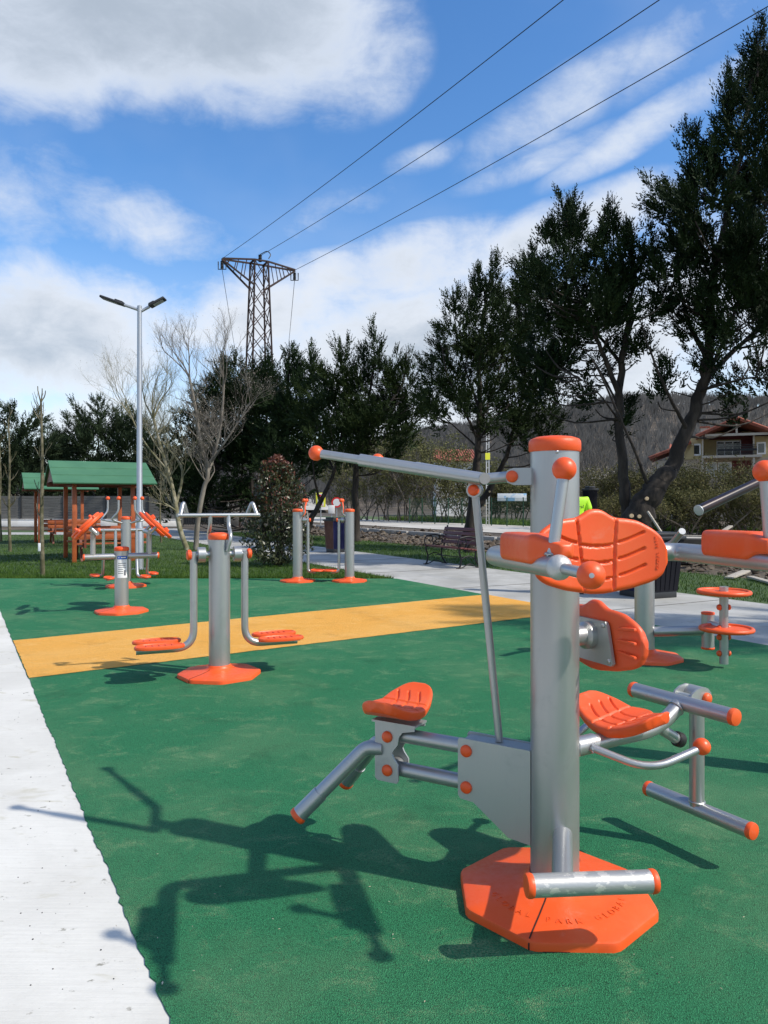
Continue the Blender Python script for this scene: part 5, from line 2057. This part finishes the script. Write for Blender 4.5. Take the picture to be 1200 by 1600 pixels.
def chevron_sign(label, px, py0, py1, Y):
    a = P(px, py1, Y)
    hgt_ = P(px, py0, Y).z - a.z
    o = thing('road_sign', label, 'road sign', (a.x, Y, 0), 'chevron bend signs')
    MB().tube([V3(a.x, Y + .06, 0), V3(a.x, Y + .06, a.z + hgt_ * .9)], .035, 10).build('pole', M['galv'], o, o.location)
    wd = hgt_ * .68
    pn = MB().box((a.x, Y, a.z + hgt_ / 2), (wd, .03, hgt_), bev=.008).build('panel', YEL, o, o.location)
    MB().box((a.x, Y - .0175, a.z + hgt_ / 2), (wd * .62, .005, hgt_ * .9)).build('panel_face', WHT, pn, o.location)
    for k, sg in ((.70, 1), (.28, -1)):
        zc_ = a.z + hgt_ * k
        c_ = MB()
        w_, h_ = wd * .20, hgt_ * .17
        c_.prism([(-w_ * 1.3 * sg, h_), (-w_ * .1 * sg, h_), (w_ * 1.3 * sg, 0), (-w_ * .1 * sg, -h_), (-w_ * 1.3 * sg, -h_), (w_ * .1 * sg, 0)][::sg], (a.x, Y - .022, zc_), (1, 0, 0), up, .006)
        c_.build('chevron', RED, pn, o.location)
    return o


chevron_sign('yellow and red chevron sign left of the tall red tipped shrub', 402, 772, 800, 45.5)
chevron_sign('yellow and red chevron sign behind the slanting trunk near the post pair', 501, 770, 792, 47)
o = thing('road_sign', 'small blank white rectangular sign between the post pair', 'road sign', (P(518, 800, 46).x, 46, 0))
MB().tube([V3(o.location.x, 46.05, 0), V3(o.location.x, 46.05, 1.2)], .03, 8).build('pole', M['galv'], o, o.location)
MB().box(P(518, 796, 46), (.40, .03, .52), bev=.006).build('panel', WHT, o, o.location)
o = thing('road_sign', 'round red ringed road sign above the blank white one', 'road sign', (P(526, 800, 49).x, 49, 0))
c_ = P(526, 785, 49)
MB().tube([V3(c_.x, 49.05, 0), V3(c_.x, 49.05, c_.z)], .03, 8).build('pole', M['galv'], o, o.location)
dsk = MB().lathe([(.34, 0), (.34, .02), (0, .021)], c_, (0, -1, 0), 28).build('disc', RED, o, o.location)
MB().lathe([(.24, 0), (.24, .006), (0, .007)], c_ + V3(0, -.021, 0), (0, -1, 0), 28).build('disc_face', WHT, dsk, o.location)

# ---- lattice utility pole, green mesh fence ------------------------------------
Yq = 47
o = thing('utility_pole', 'slim pale twin leg utility pole with a yellow plate seen beside the cypress stem', 'utility pole', (P(762, 800, Yq).x, Yq, 0))
x_ = o.location.x
b_ = MB()
zt_ = P(762, 655, Yq).z
for sx in (-.09, .09):
    b_.bar((x_ + sx, Yq, 0), (x_ + sx * .8, Yq, zt_), .055, .10)
for i in range(18):
    z = .3 + i * (zt_ - .4) / 17
    b_.bar((x_ - .09, Yq, z), (x_ + .09, Yq, z), .05, .05)
b_.build('pole', mat('pale_pole', (.55, .55, .53), .8), o, o.location)
MB().box(P(762, 713, Yq - .08), (.30, .03, .42)).build('plate', YEL, o, o.location)
o = thing('mesh_fence', 'green wire mesh fence along the far verge of the road', 'fence', G(690, 47))
fb0, fb1 = Vector((P(640, 800, 52).x, 52, 0)), Vector((P(930, 800, 41).x, 41, 0))
GRN = mat('green_wire', (.02, .07, .035), .5)
n = 12
for i in range(n + 1):
    p = fb0.lerp(fb1, i / n)
    MB().tube([p, p + up * 1.75], .035, 8).build('post', GRN, o, o.location)
b_ = MB()
for k in range(9):
    b_.bar(fb0 + up * (.1 + k * .2), fb1 + up * (.1 + k * .2), .012, .012)
for i in range(150):
    p = fb0.lerp(fb1, i / 149)
    b_.bar(p + up * .1, p + up * 1.7, .010, .010)
b_.build('mesh', GRN, o, o.location)
bn_ = MB().box(P(800, 777, 49), (1.9, .06, .5), bev=.01)
bl_ = mat('banner', (.60, .64, .66), .5, col2=(.22, .42, .62), scale=1.3, lo=.5, hi=.56)
tag(bn_.build('banner', bl_), 'pale blue and white banner behind the green mesh fence', 'banner')

# ---- villa -----------------------------------------------------------------------
Yh = 58.0
M['ochre'] = mat('ochre_render', (.46, .37, .19), .9, col2=(.38, .31, .16), scale=.8)
M['tile'] = mat('roof_tile', (.34, .10, .06), .85, col2=(.19, .065, .045), scale=2, bump=.7, bscale=6)
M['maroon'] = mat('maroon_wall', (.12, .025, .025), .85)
M['glass'] = mat('window_glass', (.015, .018, .02), .08, spec=.8)
hs_ = thing('villa', 'ochre two storey villa with a tiled gable and a balcony on the right', 'house', G(1140, Yh))
L0 = hs_.location


def hx(px):
    return P(px, 0, Yh).x


def hz(py):
    return P(0, py, Yh).z


def slab(name, px0, py0, px1, py1, y, th, m, par=None, bev=0):
    c = V3((hx(px0) + hx(px1)) / 2, Yh + y, (hz(py0) + hz(py1)) / 2)
    return MB().box(c, (hx(px1) - hx(px0), th, hz(py0) - hz(py1)), bev=bev).build(name, m, par or hs_, L0)


# volumes: lower storey, upper storey
MB().box(((hx(1062) + hx(1290)) / 2, Yh + 4, hz(835) / 2 + hz(716) / 2), (hx(1290) - hx(1062), 8, hz(716) - hz(835))).build('lower_wall', mat('tan_render', (.42, .35, .27), .9, col2=(.32, .26, .21), scale=.7), hs_, L0)
MB().box(((hx(1068) + hx(1098)) / 2, Yh + 4, (hz(716) + hz(683)) / 2), (hx(1098) - hx(1068), 8, hz(683) - hz(716))).build('wall', M['ochre'], hs_, L0)
MB().box(((hx(1178) + hx(1290)) / 2, Yh + 4, (hz(716) + hz(683)) / 2), (hx(1290) - hx(1178), 8, hz(683) - hz(716))).build('wall', M['ochre'], hs_, L0)
MB().box(((hx(1098) + hx(1178)) / 2, Yh + 5, (hz(716) + hz(672)) / 2), (hx(1178) - hx(1098), 6, hz(672) - hz(716))).build('balcony_wall', M['ochre'], hs_, L0)
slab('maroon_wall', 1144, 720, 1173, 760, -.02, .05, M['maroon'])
for a, b_ in ((1103, 1120), (1122, 1143)):
    f_ = slab('window', a, 722, b_, 745, -.03, .08, WHT)
    slab('pane', a + 1.5, 724, b_ - 1.5, 743.5, -.075, .02, mat('curtained_glass', (.32, .33, .32), .15), f_)
TAN = mat('weathered_trim', (.42, .37, .30), .9)
slab('balcony_slab', 1096, 713.5, 1186, 717, -1.0, 2.4, TAN)
for px in (1097, 1174):
    slab('column', px - 1.6, 717, px + 1.6, 835, -2.0, .16, TAN)
    slab('column', px - 1.2, 680, px + 1.2, 713.5, -1.9, .12, TAN)
for px in (1088, 1188):
    f_ = slab('window', px - 7, 692, px + 7, 711, -.03, .10, WHT)
    slab('pane', px - 4.5, 694.5, px + 4.5, 708.5, -.085, .02, M['glass'], f_)
dr = slab('balcony_door', 1121, 686, 1160, 712.5, 1.95, .1, WHT)
for k in range(3):
    slab('pane', 1122.5 + k * 12.6, 688, 1133 + k * 12.6, 712, 1.89, .03, M['glass'], dr)
slab('recess_wall', 1160, 684, 1178, 712.5, 1.96, .06, M['maroon'])  # maroon panel beside the balcony door
rl = MB()
xa, xb = hx(1120), hx(1178)
for z in (hz(712), hz(700.5), hz(698)):
    rl.bar((xa, Yh - 2.1, z), (xb, Yh - 2.1, z), .04, .04)
n = 30
for i in range(n + 1):
    x = xa + (xb - xa) * i / n
    rl.bar((x, Yh - 2.1, hz(712)), (x, Yh - 2.1, hz(700)), .035, .035)
    if i < n:
        rl.lathe([(.05, -.015), (.085, -.015), (.085, .015), (.05, .015)], (x + (xb - xa) / n / 2, Yh - 2.1, hz(705.5)), (0, 1, 0), 10)
rl.build('railing', M['iron'], hs_, L0)


def tiled(name, a, b_, c, d_, m=None):
    """roof slope a-b eave, d-c ridge, with ribs running up it"""
    r_ = MB()
    a, b_, c, d_ = Vector(a), Vector(b_), Vector(c), Vector(d_)
    n_ = (b_ - a).cross(d_ - a).normalized()
    if n_.z < 0:
        n_ = -n_
    th = n_ * .14
    r_.add([a, b_, c, d_, a + th, b_ + th, c + th, d_ + th], [(0, 3, 2, 1), (4, 5, 6, 7), (0, 1, 5, 4), (1, 2, 6, 5), (2, 3, 7, 6), (3, 0, 4, 7)])
    k = max(int((b_ - a).length / .28), 3)
    for i in range(k + 1):
        r_.tube([(a.lerp(b_, i / k)) + th * 1.1, d_.lerp(c, i / k) + th * 1.1], .085, 6)
    return r_.build(name, M['tile'], hs_, L0)


ax_, az__ = hx(1148), hz(661)
el, er, ez = hx(1088), hx(1210), hz(686)
for (ex_) in (el, er):
    tiled('roof', (ex_, Yh - 2.9, ez), (ex_, Yh + 8.4, ez), (ax_, Yh + 8.4, az__), (ax_, Yh - 2.9, az__))
# gable wall and its timber truss
MB().prism([(el + .9, hz(684)), (er - .9, hz(684)), (ax_, az__ - .35)], (0, Yh + 1.9, 0), (1, 0, 0), up, .1).build('gable_wall', M['maroon'], hs_, L0)
tr_ = MB()
tr_.bar((el + .6, Yh - 2.5, hz(683)), (er - .6, Yh - 2.5, hz(683)), .14, .18)
tr_.bar((ax_, Yh - 2.5, hz(682)), (ax_, Yh - 2.5, az__ - .3), .14, .14)
tr_.build('truss', TAN, hs_, L0)
# lower wing to the left with its lean-to roof
MB().box(((hx(1024) + hx(1062)) / 2, Yh + 3.5, (hz(718) + hz(835)) / 2), (hx(1062) - hx(1024), 7, hz(718) - hz(835))).build('wing_wall', TAN, hs_, L0)
tiled('wing_roof', (hx(1012), Yh - .8, hz(716)), (hx(1012), Yh + 5, hz(716)), (hx(1080), Yh + 5, hz(692)), (hx(1080), Yh - .8, hz(692)))
tiled('back_roof', (hx(1040), Yh + 8.2, hz(703)), (hx(1110), Yh + 8.2, hz(703)), (hx(1108), Yh + 11, hz(680)), (hx(1042), Yh + 11, hz(680)))
MB().prism([(hx(1066), hz(717)), (hx(1084), hz(717)), (hx(1084), hz(690))], (0, Yh - .1, 0), (1, 0, 0), up, .1).build('wing_gable', M['ochre'], hs_, L0)
ch_ = slab('chimney', 1096, 660, 1110, 684, 4, .7, mat('chimney_render', (.42, .36, .32), .9), None, .03)
slab('chimney_cap', 1094.5, 658.5, 1111.5, 661, 4, .9, M['tile'], ch_)

hs_.rotation_euler = (0, 0, R(-22))
hs_.scale = (.92, .92, 1)
# ---- small white house and shed further off ------------------------------------------
o = thing('cottage', 'small white cottage with a red roof far behind the bushes', 'house', G(705, 80))
L0, hs_, Yh = o.location, o, 80.0
MB().box(((hx(682) + hx(742)) / 2, 83, (hz(720) + hz(815)) / 2), (hx(742) - hx(682), 6, hz(720) - hz(815))).build('wall', M['wwall'], o, L0)
tiled('roof', (hx(677), 79.6, hz(722)), (hx(748), 79.6, hz(722)), (hx(742), 83, hz(702)), (hx(680), 83, hz(702)))
tiled('roof', (hx(677), 86.4, hz(722)), (hx(748), 86.4, hz(722)), (hx(742), 83, hz(702)), (hx(680), 83, hz(702)))
slab('chimney', 681, 697, 690, 706, 3, .6, mat('chimney_brick', (.3, .2, .16), .9))
for px in (726, 737):
    f_ = slab('window', px - 4, 760, px + 4, 775, -.03, .1, WHT)
    slab('pane', px - 2.8, 762, px + 2.8, 773.5, -.09, .02, M['glass'], f_)

# ---- planks lying in the grass on the right --------------------------------------------
PLW = mat('weathered_plank', (.42, .38, .32), .9, col2=(.30, .27, .22), scale=4, stretch=(1, 8, 8))
for k, (a, b_, wd, lab) in enumerate([
        ((G(1139, 14.0) + up * .04), (G(1166, 15.2) + up * .06), .16, 'short pale plank lying in the grass above the upper orange ring'),
        ((G(1172, 14.1) + up * .05), (G(1222, 12.6) + up * .05), .13, 'long pale plank lying in the grass at the right edge'),
        (P(1012, 799, 15.6), P(1052, 860, 15.2), .05, 'pale stick leaning against the thick trunk'),
        (P(1030, 836, 16.5), P(1100, 838, 16.2), .10, 'pale beam lying level behind the dark litter bin'),
        (P(1110, 842, 16.4), P(1142, 822, 16.8), .10, 'pale plank propped up behind the right arm rest'),
        (P(1050, 888, 14.6) + up * .02, P(1066, 872, 14.9), .08, 'stub of pale timber standing beside the dark litter bin')]):
    tag(MB().bar(a, b_, wd, .035, bev=.004).build('plank', PLW), lab, 'plank', 'scrap timber in the grass')
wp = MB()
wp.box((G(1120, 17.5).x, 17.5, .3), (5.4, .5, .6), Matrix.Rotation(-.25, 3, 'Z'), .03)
tag(wp.build('low_wall', mat('dark_wall', (.035, .033, .03), .95, col2=(.06, .055, .045), scale=3)), 'low dark earth retaining wall behind the scrap timber', 'wall')  # low block in a mottled, very dark colour

# ---- person in the bright vest ------------------------------------------------------------
pc = G(896, 11.8)
pr = thing('person', 'person in a bright yellow green vest standing with their back turned', 'person', (pc.x, pc.y, .012))
SKIN = mat('skin', (.45, .26, .18), .6)
VEST = mat('hi_vis_vest', (.42, .80, .02), .6, bump=.4, bscale=14)
TROU = mat('dark_trousers', (.02, .022, .03), .8)
GREY = mat('reflective_tape', (.55, .56, .55), .4)


def skin_mesh(name, joints, edges, m, par, root_i=0, sub=2):
    me = bpy.data.meshes.new(name)
    me.from_pydata([j[0] for j in joints], edges, [])
    o_ = bpy.data.objects.new(name, me)
    COL.objects.link(o_)
    md = o_.modifiers.new('skin', 'SKIN')
    md.use_smooth_shade = True
    for i, j in enumerate(joints):
        r_ = j[1] if isinstance(j[1], tuple) else (j[1], j[1])
        me.skin_vertices[0].data[i].radius = r_
        me.skin_vertices[0].data[i].use_root = (i == root_i)
    sb = o_.modifiers.new('sub', 'SUBSURF')
    sb.levels = sb.render_levels = sub
    dg = bpy.context.evaluated_depsgraph_get()
    nm = bpy.data.meshes.new_from_object(o_.evaluated_get(dg))
    o_.modifiers.clear()
    o_.data = nm
    nm.name = name
    nm.materials.clear()
    nm.materials.append(m)
    nm.shade_smooth()
    o_.parent = par
    return o_


J_ = [((0, 0, .95), (.15, .11)), ((0, .01, 1.15), (.145, .10)), ((0, .01, 1.36), (.17, .11)), ((0, 0, 1.47), (.09, .075)), ((0, -.0, 1.55), .055), ((0, .01, 1.64), (.078, .092)), ((0, .01, 1.73), (.07, .082))]
E_ = [(0, 1), (1, 2), (2, 3), (3, 4), (4, 5), (5, 6)]
for sg in (-1, 1):
    k = len(J_)
    J_ += [((sg * .09, 0, .86), .095), ((sg * .10, -.01, .50), .062), ((sg * .105, .0, .10), .045), ((sg * .115, .12, .035), (.045, .032))]
    E_ += [(0, k), (k, k + 1), (k + 1, k + 2), (k + 2, k + 3)]
    k = len(J_)
    J_ += [((sg * .19, 0, 1.42), .062), ((sg * .25, -.01, 1.15), .045), ((sg * .24, .10, .93), .034), ((sg * .235, .135, .86), (.018, .034)), ((sg * .232, .155, .82), (.016, .03))]
    E_ += [(2, k), (k, k + 1), (k + 1, k + 2), (k + 2, k + 3), (k + 3, k + 4)]
    kb = k + 4
    for f_, (oy, ln) in enumerate(((-.026, .068), (-.009, .078), (.009, .074), (.026, .058))):
        q = len(J_)
        J_ += [((sg * .231, .163 + oy, .80 + oy * .3), .0088), ((sg * .225, .175 + oy, .80 - ln * .5), .0082), ((sg * .215, .178 + oy, .80 - ln), .007)]
        E_ += [(kb, q), (q, q + 1), (q + 1, q + 2)]
    q = len(J_)
    J_ += [((sg * .222, .185, .845), .011), ((sg * .212, .205, .815), .009), ((sg * .205, .21, .79), .0075)]
    E_ += [(k + 3, q), (q, q + 1), (q + 1, q + 2)]
skin_mesh('body', J_, E_, SKIN, pr)
T_ = [((0, 0, .97), (.17, .13)), ((0, 0, .90), (.16, .125))]
TE = [(0, 1)]
for sg in (-1, 1):
    k = len(T_)
    T_ += [((sg * .095, 0, .82), .112), ((sg * .10, -.01, .50), .082), ((sg * .105, 0, .09), .066)]
    TE += [(1, k), (k, k + 1), (k + 1, k + 2)]
skin_mesh('trousers', T_, TE, TROU, pr)
S_ = [((0, .01, 1.14), (.17, .125)), ((0, .01, 1.36), (.195, .13)), ((0, 0, 1.465), (.10, .085)), ((0, 0, .93), (.18, .135))]
SE = [(0, 1), (1, 2), (0, 3)]
for sg in (-1, 1):
    k = len(S_)
    S_ += [((sg * .19, 0, 1.425), .078), ((sg * .235, -.005, 1.25), .066)]
    SE += [(1, k), (k, k + 1)]
vs_ = skin_mesh('vest', S_, SE, VEST, pr)
for k, (txt, zz, sz) in enumerate((('tural', 1.33, .075), ('(', 1.395, .05))):
    add_text(txt, V3(.055, -.128, zz), (1, 0, 0), (0, 0, 1), sz, M['dark'], vs_, None, 'lettering', .004)
hr = MB()
prf = [(.0, 1.765), (.05, 1.76), (.085, 1.72), (.095, 1.66), (.09, 1.60), (.07, 1.57)]
hr.lathe([(r__, z__) for r__, z__ in reversed(prf)], (0, 0, 0), seg=20)
ho = hr.build('hair', M['dark'], pr)
ho.location = (0, -.012, 0)
for sg in (-1, 1):
    MB().box((sg * .112, .06, .04), (.095, .27, .08), bev=.03, seg=3).build('shoe', M['dark'], pr)
fc = MB()
fc.ball((.03, .088, 1.655), .011, 10, 8)
fc.ball((-.03, .088, 1.655), .011, 10, 8)
fc.build('eyes', WHT, pr)
fc = MB().lathe([(.012, 0), (.016, .02), (.006, .05), (0, .055)], (0, .098, 1.60), (0, .35, 1), 10)
fc.lathe([(.022, -.004), (.024, 0), (.018, .006)], (0, .082, 1.575), (0, 1, 0), 12)
fc.ball((.082, .01, 1.64), .022, 10, 8)
fc.ball((-.082, .01, 1.64), .022, 10, 8)
fc.build('face', SKIN, pr)
pr.scale = (1.03, 1.03, 1.03)
